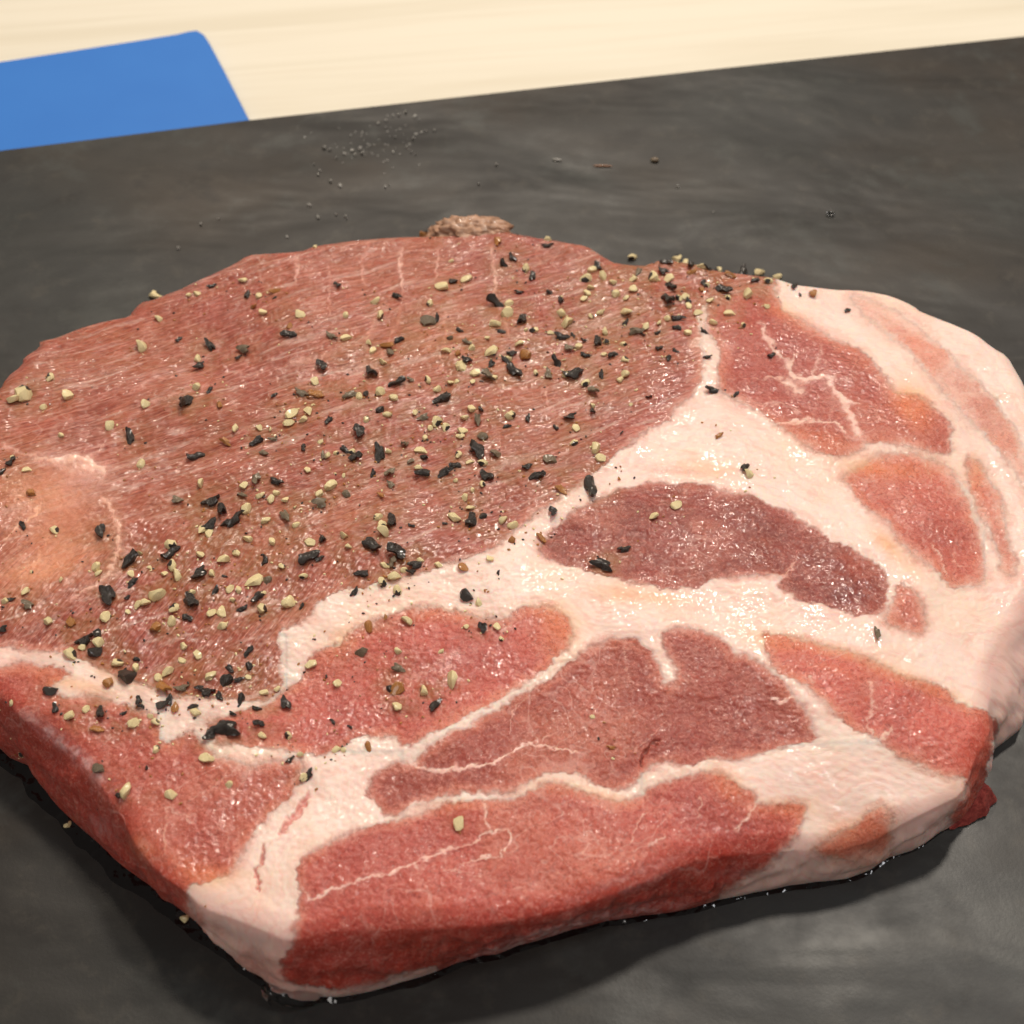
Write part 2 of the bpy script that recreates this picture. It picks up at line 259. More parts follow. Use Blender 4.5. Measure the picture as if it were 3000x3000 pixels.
PEPPER = {
 'A': 'c,880,515,75;b,1200,465,48;c,1375,432,62;c,1115,508,50;c,1072,515,44;b,1400,515,50;c,1462,520,48;a,1555,493,60;b,1555,528,25;a,1437,585,55;c,1485,612,60;c,1692,625,72;a,1640,690,40;b,1640,735,80;g,1875,750,70;b,1910,460,45;c,895,645,55;c,800,795,92;b,1010,767,42;b,1190,800,78;g,1385,825,75;b,1350,868,40;c,1115,880,65;b,1130,920,60;b,1825,920,75;c,1780,1000,65;c,1110,1035,60;b,1185,1055,45;c,283,985,62;c,125,1070,130;c,75,1115,95;c,382,1088,78;c,248,1150,45;c,822,1130,65;b,1050,1120,120;a,1243,1138,60;b,1550,1080,40;g,1710,1075,75;a,1797,1083,78;c,1660,1180,95;c,1745,1175,65;c,1720,1220,55;c,1645,1232,70;c,625,1250,72;c,350,1307,52;b,735,1320,95;b,1105,1430,90;c,1337,1268,68;c,1465,1265,50;a,1280,1345,70;b,1450,1340,75;g,1545,1330,50;g,1495,1410,55;c,1815,1345,40;b,1860,1225,55;b,1718,1380,50;c,1855,1425,48;g,1830,1425,50;c,1905,1405,40;c,795,1475,65;b,62,1460,60;c,70,1432,45;b,5,1515,50;c,158,1505,50;c,1740,1502,48;c,1780,242,40;c,1530,1272,30;a,1755,1060,40',
 'D': 'c,1135,42,60;g,1455,15,70;b,1565,25,70;c,1380,50,60;c,1465,105,60;c,1535,130,60;c,1570,90,45;c,1615,130,55;g,1375,100,50;c,1870,55,85;c,1815,90,60;g,1810,150,75;b,1195,140,90;b,1255,185,100;b,1320,250,110;c,1390,185,85;c,1500,240,65;g,1617,225,85;c,1672,268,50;c,1668,168,25;g,1005,130,60;a,182,90,70;b,127,272,50;c,310,297,60;b,570,312,85;b,1190,275,90;c,1140,300,75;c,1190,315,60;c,1405,350,60;c,1545,365,55;b,1825,350,70;c,1760,370,70;c,975,380,85;b,970,432,105;b,740,465,115;c,795,430,40;c,1135,440,60;c,1330,430,60;c,1270,465,80;c,975,500,75;c,1000,545,85;c,930,545,45;b,1135,550,85;c,1195,545,60;c,743,548,55;c,850,512,30;c,550,508,70;c,550,545,50;b,750,597,60;b,1500,470,60;c,1592,500,55;b,1745,455,110;b,1805,460,50;c,1715,560,55;b,1270,560,30;c,1430,592,105;g,1515,582,60;c,1305,625,65;c,1355,640,55;b,1220,640,50;b,610,670,105;c,180,533,30;c,350,577,35;c,28,700,60;b,62,690,40;c,145,645,60;g,158,727,62;c,597,780,80;c,268,810,70;a,400,815,80;b,720,682,40;c,905,670,100;c,830,705,70;c,785,715,60;c,1085,650,50;c,985,745,70;b,1080,700,105;b,1455,680,90;c,1485,660,45;c,1320,697,45;c,1205,760,70;c,1260,755,70;b,1370,745,60;c,1485,755,80;c,1650,705,90;b,1708,732,45;c,725,762,40;c,970,828,70;a,885,855,75;b,1065,795,60;c,1253,847,70;b,20,860,50;b,550,885,60;b,480,925,85;c,560,938,80;c,470,965,50;b,540,990,80;c,1040,952,55;b,1410,985,70;b,1412,1067,45;c,1118,1005,60;c,1030,1033,55;c,400,1000,90;c,663,1050,75;c,775,1080,60;b,775,1030,40;b,720,1130,120;c,955,1100,80;c,900,1140,55;c,1183,1122,80;b,1300,1085,55;b,1280,1150,80;b,1350,1145,55;c,1405,1130,40;a,930,1200,110;g,1035,1195,75;b,1170,1215,80;b,1240,1240,60;b,1360,1260,75;a,620,1165,70;b,290,1210,70;c,1500,1220,65;c,1570,1200,50;b,1615,1285,75;b,315,1310,60;c,490,1305,55;c,400,1350,80;b,570,1335,90;b,700,1335,38;b,785,1265,50;b,920,1290,75;a,990,1300,60;c,760,1390,75;c,880,1380,55;a,550,1425,70;b,1095,1295,50;c,1110,1335,75;b,1315,1335,40;b,1285,1425,140;b,1185,1465,70;b,1460,1395,60;c,1480,1455,55;c,1635,1465,60;b,1885,1385,40;c,1910,1165,65;c,1760,1060,75;c,885,1535,60;c,1180,1590,90;g,565,1650,65;c,705,1780,105;b,675,1800,45;c,972,1795,80;c,1297,1740,50;b,1640,1600,55;c,1700,1570,50;b,1740,1690,75;c,1715,1700,60;c,1905,1540,60;c,68,1280,45;b,1450,1310,50;b,1780,915,20;b,830,1645,30;c,855,1350,40;b,960,1265,60;b,700,1110,60;b,800,1295,40;b,1130,1190,50',
 'B': 'b,1165,235,55;c,1165,200,45;a,470,178,70;b,495,165,45;a,885,215,70;b,920,340,70;b,965,305,60;c,1045,370,70;b,1080,410,65;c,625,320,35;c,715,422,75;c,575,472,95;b,630,440,55;b,315,522,60;c,185,555,65;c,215,635,70;c,25,632,45;c,35,757,70;c,502,563,55;b,870,557,100;c,955,560,60;c,930,620,85;c,875,680,75;b,1025,655,90;c,1095,715,65;b,905,720,40;c,1045,712,30;b,1005,497,45;b,1180,500,45;b,1240,545,60;c,1415,378,60;c,1485,407,75;c,1395,425,75;c,1540,448,50;c,1408,470,50;c,1390,503,55;c,1375,535,50;b,1450,352,55;c,1555,515,65;c,1605,535,50;c,1657,425,55;c,1655,482,60;c,1640,305,60;g,1680,385,55;c,1765,420,75;c,1850,425,70;b,1820,385,60;b,1840,330,60;c,1895,310,65;b,1870,470,70;b,1850,550,95;c,1915,535,55;c,1605,605,80;c,1470,615,55;c,1408,630,45;b,1608,672,45;c,1240,615,60;c,1270,680,90;c,1840,645,50;c,1800,670,35;c,1720,690,60;g,1665,720,80;b,1900,650,70;b,1900,700,50;b,1790,725,35;c,1490,720,65;c,1505,780,60;b,1453,778,75;c,1600,790,50;b,1245,752,75;b,1310,740,35;c,1188,730,40;b,1372,768,35;g,1290,820,60;c,1340,810,55;b,1378,855,55;b,1535,852,65;c,1490,850,40;b,1795,815,45;b,1890,830,40;b,1850,875,50;c,1600,875,50;b,665,712,45;c,830,758,40;c,1000,790,55;b,960,850,60;g,500,670,80;b,540,650,50;b,475,650,40;b,325,770,55;a,260,800,80;c,155,785,45;c,175,835,60;g,275,835,50;c,235,895,60;c,585,825,60;g,615,760,45;c,740,815,55;g,710,780,50;a,660,840,55;c,840,840,85;a,1045,865,90;c,675,910,85;b,705,885,60;c,760,955,70;g,820,970,80;c,868,980,45;b,850,905,45;b,930,885,60;b,970,945,110;c,950,880,50;c,490,995,55;c,615,1010,55;c,655,1000,45;c,745,1005,45;c,550,1045,55;b,575,1105,100;b,1215,895,80;b,1315,965,105;c,1270,965,50;b,1470,965,50;c,1105,955,45;g,1170,965,65;c,1605,960,60;c,1580,990,50;c,1380,1020,60;g,1425,1060,70;c,1425,1140,40;b,1420,1175,45;b,1740,1095,35;b,165,960,90;b,320,1010,90;g,390,995,40;c,215,1065,75;b,137,1072,38;c,292,1100,60;g,50,1080,80;c,100,1090,50;b,220,1165,50;c,265,1195,60;c,140,1215,55;b,100,1290,80;c,422,1178,45;g,465,1210,60;c,545,1230,80;c,595,1260,65;c,500,1270,45;c,475,1325,45;c,680,1285,70;c,670,1315,60;c,700,1210,50;c,740,1165,75;b,790,1160,45;g,770,1220,70;g,800,1315,70;c,960,1190,75;b,1055,1210,50;b,935,1258,45;b,1300,1210,65;c,1328,1270,60;c,1318,1348,55;b,1215,1265,42;c,1435,1385,80;c,1472,1438,70;g,1183,1450,70;b,215,1415,105;c,270,1400,50;b,90,1435,75;c,65,1400,45;b,20,1390,60;g,360,1362,55;c,455,1400,70;b,470,1430,50;g,390,1455,50;b,460,1525,85;c,440,1490,60;c,665,1420,60;b,775,1400,120;b,750,1380,70;c,730,1460,45;c,795,1465,60;g,870,1410,75;b,640,1480,65;b,585,1515,80;g,275,1525,70;b,180,1525,45;b,820,1545,90;c,800,1590,50;c,645,1560,40;b,1050,1490,60;b,1100,1540,80;b,1138,1530,50;a,1250,1620,80;b,1410,1600,140;b,1197,1745,65;a,970,1900,55;c,15,1535,30;c,745,1620,40;c,700,1665,55;c,730,1722,60;b,800,1765,50;c,640,1785,90;b,735,1800,100;b,585,1805,30;c,915,1785,75;c,980,1820,70;c,205,1775,70;c,235,1815,65;b,285,1795,90;b,395,1818,38;c,240,1862,85;c,18,1875,60;g,30,1640,60;a,225,1648,45;c,1765,1770,70;c,1900,1695,80;b,1587,1290,25;a,1570,1555,30;g,280,1590,45;a,1135,1890,70;c,1640,1130,30;b,1700,730,40',
 'E': 'b,175,385,115;c,45,393,50;b,305,428,110;c,240,490,55;g,295,480,60;c,450,468,50;b,420,495,75;c,360,520,45;b,395,535,55;c,305,560,95;c,240,595,75;c,325,645,80;b,120,548,75;c,548,490,55;a,692,512,65;c,835,460,55;b,888,540,30;b,75,650,60;b,705,675,85;c,780,705,55;a,155,845,65;c,365,808,80;a,250,790,35;c,703,845,40;b,800,850,60;c,880,845,60;c,908,915,45;g,120,990,65;c,325,988,50;g,320,1085,70;c,570,985,45;b,278,1195,50;a,322,1205,80;c,465,1213,75;c,622,1160,110;c,312,1297,75;b,528,1290,85;b,1475,500,110;b,1600,410,65;a,155,1525,55;c,1422,1355,35;a,1528,1530,50;b,50,1412,35;c,10,1540,40',
 'C': 'c,15,325,40;b,45,345,60;c,105,355,50;b,140,365,50;c,205,375,60;a,270,400,60;b,340,385,80;c,425,385,70;c,525,415,60;c,480,440,55;b,410,430,50;a,50,385,50;b,120,450,50;c,140,460,40;a,105,485,50;b,235,485,80;c,260,530,45;c,370,515,85;c,155,545,50;c,270,620,60;c,480,575,45;c,175,670,60;c,340,690,50;c,15,525,60;b,30,545,40;c,30,575,50;b,120,720,50;b,140,865,45;b,500,860,50;b,165,1055,70;b,300,1075,45;a,205,1310,50;b,350,1490,60;c,370,1520,70;b,630,468,50;b,665,513,25;a,735,512,60;b,930,603,35;c,25,730,50;c,95,620,60',
 'F': 'g,1100,885,70',
 'G': 'c,670,795,100',
}

PX = 1.932; ORI = {'A': (0, 600), 'B': (1000, 600), 'C': (2000, 600), 'D': (0, 1400), 'E': (1000, 1400), 'F': (2000, 1400), 'G': (1000, 2000)}
pieces = []
for t_, s in PEPPER.items():
    for it in s.split(';'):
        k, u, v, sz = it.split(','); pieces.append((k, ORI[t_][0] + float(u) / PX, ORI[t_][1] + float(v) / PX, float(sz) / PX))
pieces += [('c', 199, 2419, 30), ('c', 541, 2690, 32), ('c', 62, 2210, 22), ('c', 38, 2216, 22)]

# ------------------------------------------------------------------ the steak: outlines read off the photograph, put at their real heights
RIM = [(-60,1195),(0,1143),(21,1105),(65,1068),(70,1045),(116,1017),(116,998),(171,986),(233,962),(311,939),(378,929),(391,911),(414,885),(440,884),(466,872),(518,854),(569,828),(637,799),(688,771),(725,750),(776,744),(870,740),(921,724),(1000,709),(1031,706),(1093,701),(1207,693),(1279,691),(1400,682),(1492,680),(1559,693),(1621,703),(1694,716),(1735,729),(1776,755),(1807,773),(1880,779),(1921,768),(1958,760),(2000,768),(2052,781),(2104,794),(2155,801),(2233,809),(2285,820),(2336,835),(2414,848),(2476,851),(2549,854),(2621,869),(2678,895),(2699,913),(2751,931),(2807,957),(2854,978),(2906,1019),(2952,1045),(2973,1081),(3000,1128),(3045,1250),(3070,1400),(3078,1550),(3060,1680),(3000,1809),(2958,1855),(2921,1912),(2900,1970),(2895,2021),(2893,2073),(2900,2125),(2890,2166),(2865,2207),(2848,2249),(2832,2290),(2815,2330),(2750,2365),(2670,2405),(2605,2445),(2520,2480),(2430,2492),(2340,2490),(2250,2495),(2150,2500),(2000,2530),(1880,2590),(1725,2645),(1621,2675),(1440,2709),(1310,2722),(1150,2722),(1000,2724),(900,2748),(859,2757),(820,2750),(776,2728),(673,2688),(595,2662),(538,2605),(492,2578),(445,2538),(393,2466),(362,2404),(331,2352),(280,2280),(207,2197),(129,2140),(62,2104),(0,2040),(-80,1985),(-150,1880),(-180,1700),(-170,1500),(-130,1300)]
FOOT = [(-250,1500),(-260,1750),(-215,1950),(-150,2080),(-60,2160),(0,2192),(31,2223),(93,2248),(119,2290),(171,2362),(228,2419),(290,2471),(362,2538),(440,2595),(518,2657),(595,2714),(652,2776),(725,2839),(776,2870),(810,2905),(870,2924),(921,2921),(1000,2921),(1083,2906),(1171,2880),(1259,2854),(1336,2823),(1414,2800),(1455,2797),(1518,2771),(1595,2750),(1673,2725),(1776,2699),(1880,2683),(2000,2668),(2104,2637),(2207,2616),(2311,2595),(2388,2585),(2481,2575),(2549,2549),(2595,2515),(2673,2492),(2751,2440),(2800,2415),(2835,2370),(2860,2300),(2880,2220),(2911,2197),(2932,2181),(2973,2150),(3000,2083),(3060,1960),(3110,1830),(3140,1680),(3150,1500)]
def base_height(u, v):
    """low-frequency thickness of the slice, by place on it"""
    h = np.full(np.shape(u), .0180)
    for cu, cv, ru, rv, a in ((2500, 2480, 420, 260, -.0058), (2950, 1750, 260, 500, -.0025), (200, 900, 500, 260, -.004), (1400, 650, 500, 200, -.003),
                              (2500, 800, 500, 200, -.003), (1100, 1300, 500, 400, .0010), (1350, 1620, 260, 120, .0006), (2080, 1700, 500, 250, .0008), (1900, 2080, 300, 120, -.0006)):
        h = h + a * np.exp(-((u - cu) / ru) ** 2 - ((v - cv) / rv) ** 2)
    return h
rim_px = smooth_closed(RIM, 1); z = np.full(len(rim_px), .016)
# small irregularity of the cut edge
s_ = np.arange(len(rim_px)); rim_px = rim_px + np.stack([noise2(s_ * .37, s_ * 0 + 3.3, 5), noise2(s_ * .41, s_ * 0 + 9.1, 6)], 1) * 3.0
DROP = .0014
rim_z = base_height(rim_px[:, 0], rim_px[:, 1]) - DROP
rim_w = unproj(rim_px, rim_z); foot_w = unproj(smooth_closed(FOOT, 0), 0.0)
CEN = unproj([(1450, 1680)], .016)[0, :2]
def polar(w):
    d = w[:, :2] - CEN; return np.arctan2(d[:, 1], d[:, 0]), np.hypot(d[:, 0], d[:, 1])
def table(w, cols):
    th, r = polar(w); o = np.argsort(th); th = th[o]; cols = [c[o] for c in [r] + cols]
    th3 = np.concatenate([th - 2 * math.pi, th, th + 2 * math.pi]); return th3, [np.concatenate([c] * 3) for c in cols]
TT, (TR, TZ) = table(rim_w, [rim_z])
fth, fr = polar(foot_w); fo = np.argsort(np.unwrap(fth)); FTH = np.unwrap(fth)[fo]; FR = fr[fo]

NR, NS = 380, 40
g = np.arange(-NR, NR + 1); gi, gj = np.meshgrid(g, g, indexing='ij'); A, B = gi.astype(float), gj.astype(float)
rho = np.maximum(np.abs(A), np.abs(B)); ph = np.zeros_like(A)
with np.errstate(divide='ignore', invalid='ignore'):
    m = np.abs(A) >= np.abs(B); ph = np.where(m, (math.pi / 4) * np.nan_to_num(B / A), math.pi / 2 - (math.pi / 4) * np.nan_to_num(A / B))
    ph = np.where(m, np.where(A < 0, ph + math.pi, ph), np.where(B < 0, ph + math.pi, ph))
rho /= NR; th = np.arctan2(np.sin(ph), np.cos(ph)).ravel(); rho = rho.ravel()
def ring_R(th): return np.interp(th, TT, TR), np.interp(th, TT, TZ)
Rr, _ = ring_R(th)
X = CEN[0] + rho * Rr * np.cos(th); Y = CEN[1] + rho * Rr * np.sin(th)
P0 = np.stack([X, Y, np.full(X.shape, .0165)], 1); uv0 = proj(P0)
edge_d = (1 - rho) * Rr
Z = base_height(uv0[:, 0], uv0[:, 1])
Z -= DROP * np.clip(1 - edge_d / .0035, 0, 1) ** 2
# side: curve from the rim down to the foot, ring by ring
per = [(NR, j) for j in range(-NR, NR)] + [(i, NR) for i in range(NR, -NR, -1)] + [(-NR, j) for j in range(NR, -NR, -1)] + [(i, -NR) for i in range(-NR, NR)]
per_idx = np.array([(i + NR) * (2 * NR + 1) + (j + NR) for i, j in per]); pth = th[per_idx]
rt, zt = ring_R(pth)
pw = np.where(pth < FTH.min(), pth + 2 * math.pi, pth)
near = sstep(FTH.min(), FTH.min() + .12, pw) * (1 - sstep(FTH.max() - .12, FTH.max(), pw)) if FTH.max() > math.pi else sstep(FTH.min(), FTH.min() + .12, pth) * (1 - sstep(FTH.max() - .12, FTH.max(), pth))
pq = pw if FTH.max() > math.pi else pth
rb = near * np.interp(pq, FTH, FR) + (1 - near) * (rt - .002)
rings = []
for k in range(1, NS + 1):
    s = k / NS; gap = rb - rt
    h00, h10, h01, h11 = 2 * s**3 - 3 * s**2 + 1, s**3 - 2 * s**2 + s, -2 * s**3 + 3 * s**2, s**3 - s**2
    Lr = np.clip(gap, .0005, None) * 1.1 + .0035
    r = h00 * rt + h10 * Lr + h01 * rb + h11 * (-.0035)
    zz = h00 * zt + h10 * (-.010) + h01 * 0 + h11 * (-.016)
    zz = np.clip(zz, 0, None)
    lump = noise2(pth * 14, zz * 220, 11) * .0008 + noise2(pth * 45, zz * 300, 12) * .00032 + noise2(pth * 90, zz * 420, 13) * .00012
    r = r + lump * math.sin(math.pi * s)
    rings.append(np.stack([CEN[0] + r * np.cos(pth), CEN[1] + r * np.sin(pth), zz], 1))
V = np.concatenate([np.stack([X, Y, Z], 1)] + rings)
nt = (2 * NR + 1) ** 2; npz = len(per)
idx = np.arange(nt).reshape(2 * NR + 1, 2 * NR + 1)
F = [np.stack([idx[:-1, :-1], idx[1:, :-1], idx[1:, 1:], idx[:-1, 1:]], -1).reshape(-1, 4)]
prev = per_idx
for k in range(NS):
    cur = nt + k * npz + np.arange(npz)
    F.append(np.stack([prev, cur, np.roll(cur, -1), np.roll(prev, -1)], 1)); prev = cur
F = np.concatenate(F)
UV = proj(V); U_, V_ = UV[:, 0], UV[:, 1]

# ---- tissue map: where lean and fat meet (photo coordinates), edges roughened
WU = U_ + noise2(U_ / 75, V_ / 55, 21) * 9 + noise2(U_ / 24, V_ / 18, 22) * 8 + noise2(U_ / 11, V_ / 9, 23) * 5
WV = V_ + noise2(U_ / 75, V_ / 55, 31) * 8 + noise2(U_ / 24, V_ / 18, 32) * 7 + noise2(U_ / 11, V_ / 9, 33) * 4.5
M = {}
M['big'] = dict(label='large brownish pink muscle with most of the pepper', soft=7, s=.97, o=.12, d=.40, p=[(-300,600),(2259,600),(2262,838),(2200,860),(2080,880),(2050,900),(2048,960),(2052,1020),(2065,1070),(2050,1130),(2030,1165),(2000,1190),(1932,1237),(1870,1278),(1828,1314),(1776,1361),(1725,1397),(1673,1433),(1621,1470),(1559,1511),(1518,1547),(1481,1574),(1440,1617),(1362,1635),(1290,1659),(1217,1685),(1114,1705),(1062,1736),(1000,1728),(958,1747),(927,1773),(911,1809),(870,1830),(818,1850),(807,1892),(828,1923),(823,1959),(818,2021),(776,2052),(714,2062),(647,2052),(595,2047),(518,2042),(450,2011),(362,1995),(311,1959),(233,1933),(155,1912),(67,1900),(-300,1905)])
M['rear'] = dict(label='marbled red muscle at the rear right', soft=12, s=.97, o=.05, d=.28, p=[(2070,850),(2259,838),(2262,780),(2279,890),(2321,931),(2383,962),(2440,988),(2518,1024),(2559,1055),(2595,1107),(2625,1150),(2680,1150),(2745,1190),(2776,1237),(2792,1288),(2782,1340),(2725,1325),(2647,1314),(2595,1299),(2549,1301),(2523,1325),(2440,1343),(2362,1319),(2305,1273),(2248,1221),(2197,1190),(2155,1167),(2100,1156),(2098,1100),(2110,1060),(2095,1010),(2070,960),(2065,900)])
M['arc'] = dict(label='pink strip of lean inside the outer fat', soft=26, s=.62, o=.18, d=.0, p=[(2476,859),(2559,885),(2647,921),(2699,973),(2751,1014),(2807,1066),(2870,1118),(2921,1169),(2968,1247),(3000,1314),(3050,1420),(3065,1520),(3040,1500),(3000,1428),(2963,1366),(2911,1299),(2828,1221),(2766,1149),(2714,1087),(2647,1024),(2580,962),(2518,911)])
M['dark'] = dict(label='dark spindle shaped muscle in the middle', soft=5, s=1.0, o=.0, d=.85, p=[(1575,1597),(1595,1571),(1637,1535),(1699,1493),(1766,1457),(1828,1431),(1906,1416),(2000,1408),(2052,1421),(2129,1441),(2207,1462),(2274,1493),(2336,1524),(2404,1560),(2455,1602),(2492,1607),(2543,1633),(2585,1664),(2600,1711),(2600,1752),(2595,1788),(2543,1804),(2492,1799),(2450,1788),(2393,1767),(2331,1752),(2280,1731),(2285,1705),(2290,1690),(2228,1690),(2155,1690),(2078,1695),(2052,1716),(2000,1721),(1958,1731),(1880,1716),(1818,1695),(1766,1685),(1714,1664),(1642,1648),(1595,1628)])
M['bud'] = dict(label='small red patch beside the dark muscle', soft=13, s=.95, o=.25, d=.35, p=[(2631,1705),(2668,1721),(2694,1757),(2714,1830),(2694,1866),(2647,1855),(2600,1835),(2590,1819),(2611,1778)])
M['right'] = dict(label='red muscle at the right', soft=17, s=.9, o=.14, d=.12, p=[(2455,1395),(2520,1372),(2549,1335),(2621,1325),(2699,1338),(2776,1366),(2806,1407),(2826,1454),(2852,1511),(2880,1573),(2872,1592),(2880,1648),(2886,1711),(2828,1721),(2776,1716),(2740,1685),(2699,1648),(2673,1628),(2637,1597),(2616,1555),(2585,1524),(2543,1504),(2507,1457),(2492,1421)])
M['sliver'] = dict(label='narrow red muscle at the far right', soft=16, s=.85, o=.22, d=.0, p=[(2828,1335),(2859,1345),(2895,1392),(2921,1439),(2937,1480),(2947,1504),(2942,1571),(2973,1623),(2983,1669),(2958,1700),(2932,1680),(2926,1638),(2908,1586),(2882,1529),(2856,1488),(2836,1431)])
M['left'] = dict(label='red muscle at the left front edge', soft=9, s=.97, o=.04, d=.10, p=[(-300,1960),(0,1948),(78,1940),(155,1954),(225,1975),(170,1995),(150,2030),(207,2047),(290,2042),(362,2057),(414,2088),(466,2099),(476,2161),(497,2182),(543,2145),(569,2140),(600,2187),(642,2218),(688,2233),(740,2245),(800,2235),(870,2220),(895,2250),(870,2311),(828,2352),(776,2404),(740,2445),(709,2492),(694,2543),(663,2569),(595,2585),(543,2600),(560,2660),(600,2720),(620,2800),(400,2800),(-300,2300)])
M['mid'] = dict(label='bright red muscle in the lower middle', soft=7, s=.98, o=.05, d=.12, p=[(605,2115),(680,2095),(750,2078),(818,2026),(875,1990),(890,1959),(911,1918),(958,1897),(1000,1875),(1052,1835),(1104,1819),(1155,1799),(1207,1783),(1269,1773),(1321,1788),(1373,1804),(1414,1814),(1455,1809),(1497,1804),(1528,1780),(1580,1770),(1631,1783),(1668,1809),(1678,1845),(1668,1881),(1642,1918),(1605,1955),(1563,1991),(1491,2033),(1411,2080),(1303,2134),(1242,2172),(1207,2190),(1166,2182),(1155,2150),(1104,2163),(1052,2152),(1026,2172),(963,2215),(880,2207),(828,2200),(766,2192),(699,2187),(637,2176),(608,2140)])
M['long'] = dict(label='long dull red muscle in the front half', soft=6, s=1.0, o=.0, d=.42, p=[(1215,2222),(1252,2190),(1314,2152),(1420,2098),(1503,2048),(1577,2012),(1630,1972),(1680,1930),(1725,1895),(1776,1872),(1828,1868),(1870,1878),(1901,1902),(1922,1949),(1928,1985),(1952,2013),(1980,1998),(1978,1949),(1960,1928),(1936,1892),(1936,1866),(1968,1852),(2000,1850),(2036,1845),(2088,1861),(2129,1887),(2152,1920),(2171,1910),(2207,1928),(2240,1950),(2262,1975),(2285,1992),(2306,2015),(2321,2037),(2352,2078),(2383,2114),(2373,2135),(2399,2171),(2336,2176),(2259,2197),(2207,2218),(2129,2228),(2067,2218),(2031,2239),(2000,2246),(1958,2230),(1921,2240),(1880,2262),(1854,2295),(1807,2311),(1766,2306),(1725,2280),(1673,2264),(1611,2264),(1569,2280),(1533,2311),(1497,2326),(1414,2326),(1352,2321),(1311,2332),(1259,2347),(1200,2362),(1171,2383),(1129,2388),(1104,2357),(1062,2321),(1093,2280),(1119,2249),(1160,2228),(1197,2238)])
M['strip'] = dict(label='red strip at the right front corner', soft=8, s=.95, o=.12, d=.05, p=[(2223,1845),(2269,1856),(2336,1871),(2414,1887),(2492,1907),(2559,1938),(2621,1975),(2688,1995),(2756,2016),(2807,2052),(2859,2078),(2890,2088),(2926,2125),(2915,2190),(2890,2230),(2890,2320),(2850,2420),(2800,2425),(2775,2390),(2830,2330),(2828,2275),(2787,2280),(2740,2270),(2704,2249),(2647,2228),(2595,2197),(2564,2171),(2518,2150),(2466,2114),(2430,2078),(2378,2031),(2342,2000),(2310,1990),(2280,1975),(2258,1950),(2248,1918),(2238,1881)])
M['front'] = dict(label='large red muscle forming the front edge', soft=7, s=1.0, o=.02, d=.18, p=[(880,2515),(958,2473),(1000,2455),(1052,2430),(1104,2411),(1155,2409),(1207,2383),(1259,2368),(1321,2350),(1404,2348),(1466,2350),(1528,2337),(1569,2312),(1595,2300),(1637,2297),(1694,2310),(1750,2338),(1807,2352),(1854,2338),(1906,2303),(1947,2286),(2000,2276),(2031,2276),(2088,2259),(2135,2280),(2166,2311),(2207,2318),(2223,2342),(2210,2368),(2269,2352),(2331,2342),(2357,2357),(2357,2404),(2336,2450),(2305,2481),(2274,2512),(2248,2543),(2200,2568),(2130,2600),(2060,2680),(1700,2760),(1300,2850),(1270,2835),(1160,2855),(1120,2885),(1000,2900),(880,2890),(822,2860),(826,2800),(858,2752),(872,2690),(875,2600),(872,2559)])
M['wedge'] = dict(label='orange red patch in the front fat', soft=22, s=.85, o=.40, d=.0, p=[(2580,2357),(2606,2383),(2611,2424),(2611,2466),(2590,2507),(2543,2523),(2466,2518),(2404,2502),(2378,2481),(2424,2461),(2440,2445),(2492,2419),(2533,2393),(2559,2362)])
fatd = np.full(len(V), 170.0); wide = np.zeros(len(V)); brt = np.zeros(len(V)); lean = np.zeros(len(V)); og = np.zeros(len(V)); dk = np.zeros(len(V)); reg = np.full(len(V), -1); best = np.zeros(len(V))
names = list(M)
BRIGHT = {'big': .0, 'rear': .45, 'arc': .8, 'dark': .1, 'bud': .6, 'right': .75, 'sliver': 1, 'left': .45, 'mid': .8, 'long': .25, 'strip': .95, 'front': .75, 'wedge': 1}
for i, k in enumerate(names):
    m = M[k]; p = smooth_closed(m['p'], 1); s = m['soft']
    lo, hi = p.min(0) - 170, p.max(0) + 170
    b = np.where((WU > lo[0]) & (WU < hi[0]) & (WV > lo[1]) & (WV < hi[1]))[0]
    sd = poly_sd(WU[b], WV[b], p); fatd[b] = np.minimum(fatd[b], -sd); sl = (s * 2.2 + 4) * np.clip(.9 + 1.6 * noise2(U_[b] / 130, V_[b] / 110, 60 + i), .3, 2.6); w = sstep(-sl, sl, sd)
    lean[b] = np.maximum(lean[b], w * m['s'])
    og[b] = og[b] * (1 - w) + m['o'] * w; dk[b] = dk[b] * (1 - w) + m['d'] * w
    wide[b] = np.maximum(wide[b], sstep(-s, s + 42, sd) * m['s']); wq = np.clip(w * 5, 0, 1); brt[b] = brt[b] * (1 - wq) + BRIGHT[k] * wq
    hit = b[(sd > 0) & (w > best[b])]; reg[hit] = i; best[b] = np.maximum(best[b], np.where(sd > 0, w, 0))
film = np.zeros(len(V)); rise = np.zeros(len(V))
def vein(pts, w0, w1, a=1.0, up=.00010):
    """a fat line through the lean"""
    p = np.asarray(pts, float); lo, hi = p.min(0) - 40, p.max(0) + 40
    b = np.where((WU > lo[0]) & (WU < hi[0]) & (WV > lo[1]) & (WV < hi[1]))[0]
    d, s = line_d(WU[b], WV[b], p); w = w0 + (w1 - w0) * s; w = w * (1 + .45 * noise2(WU[b] / 30, WV[b] / 30, 77))
    k = np.minimum(a * .95, 1) * (sstep(1.0, .1, d / np.clip(w, 2, None)) * .75 + .25 * sstep(2.6, .3, d / np.clip(w, 2, None)))
    k = k * np.clip(.95 + .5 * noise2(WU[b] / 26, WV[b] / 26, 78), 0, 1) * np.clip((.5 - np.abs(s - .5)) * 10 + .3, 0, 1); lean[b] *= 1 - k; dk[b] *= 1 - k; rise[b] += k * up
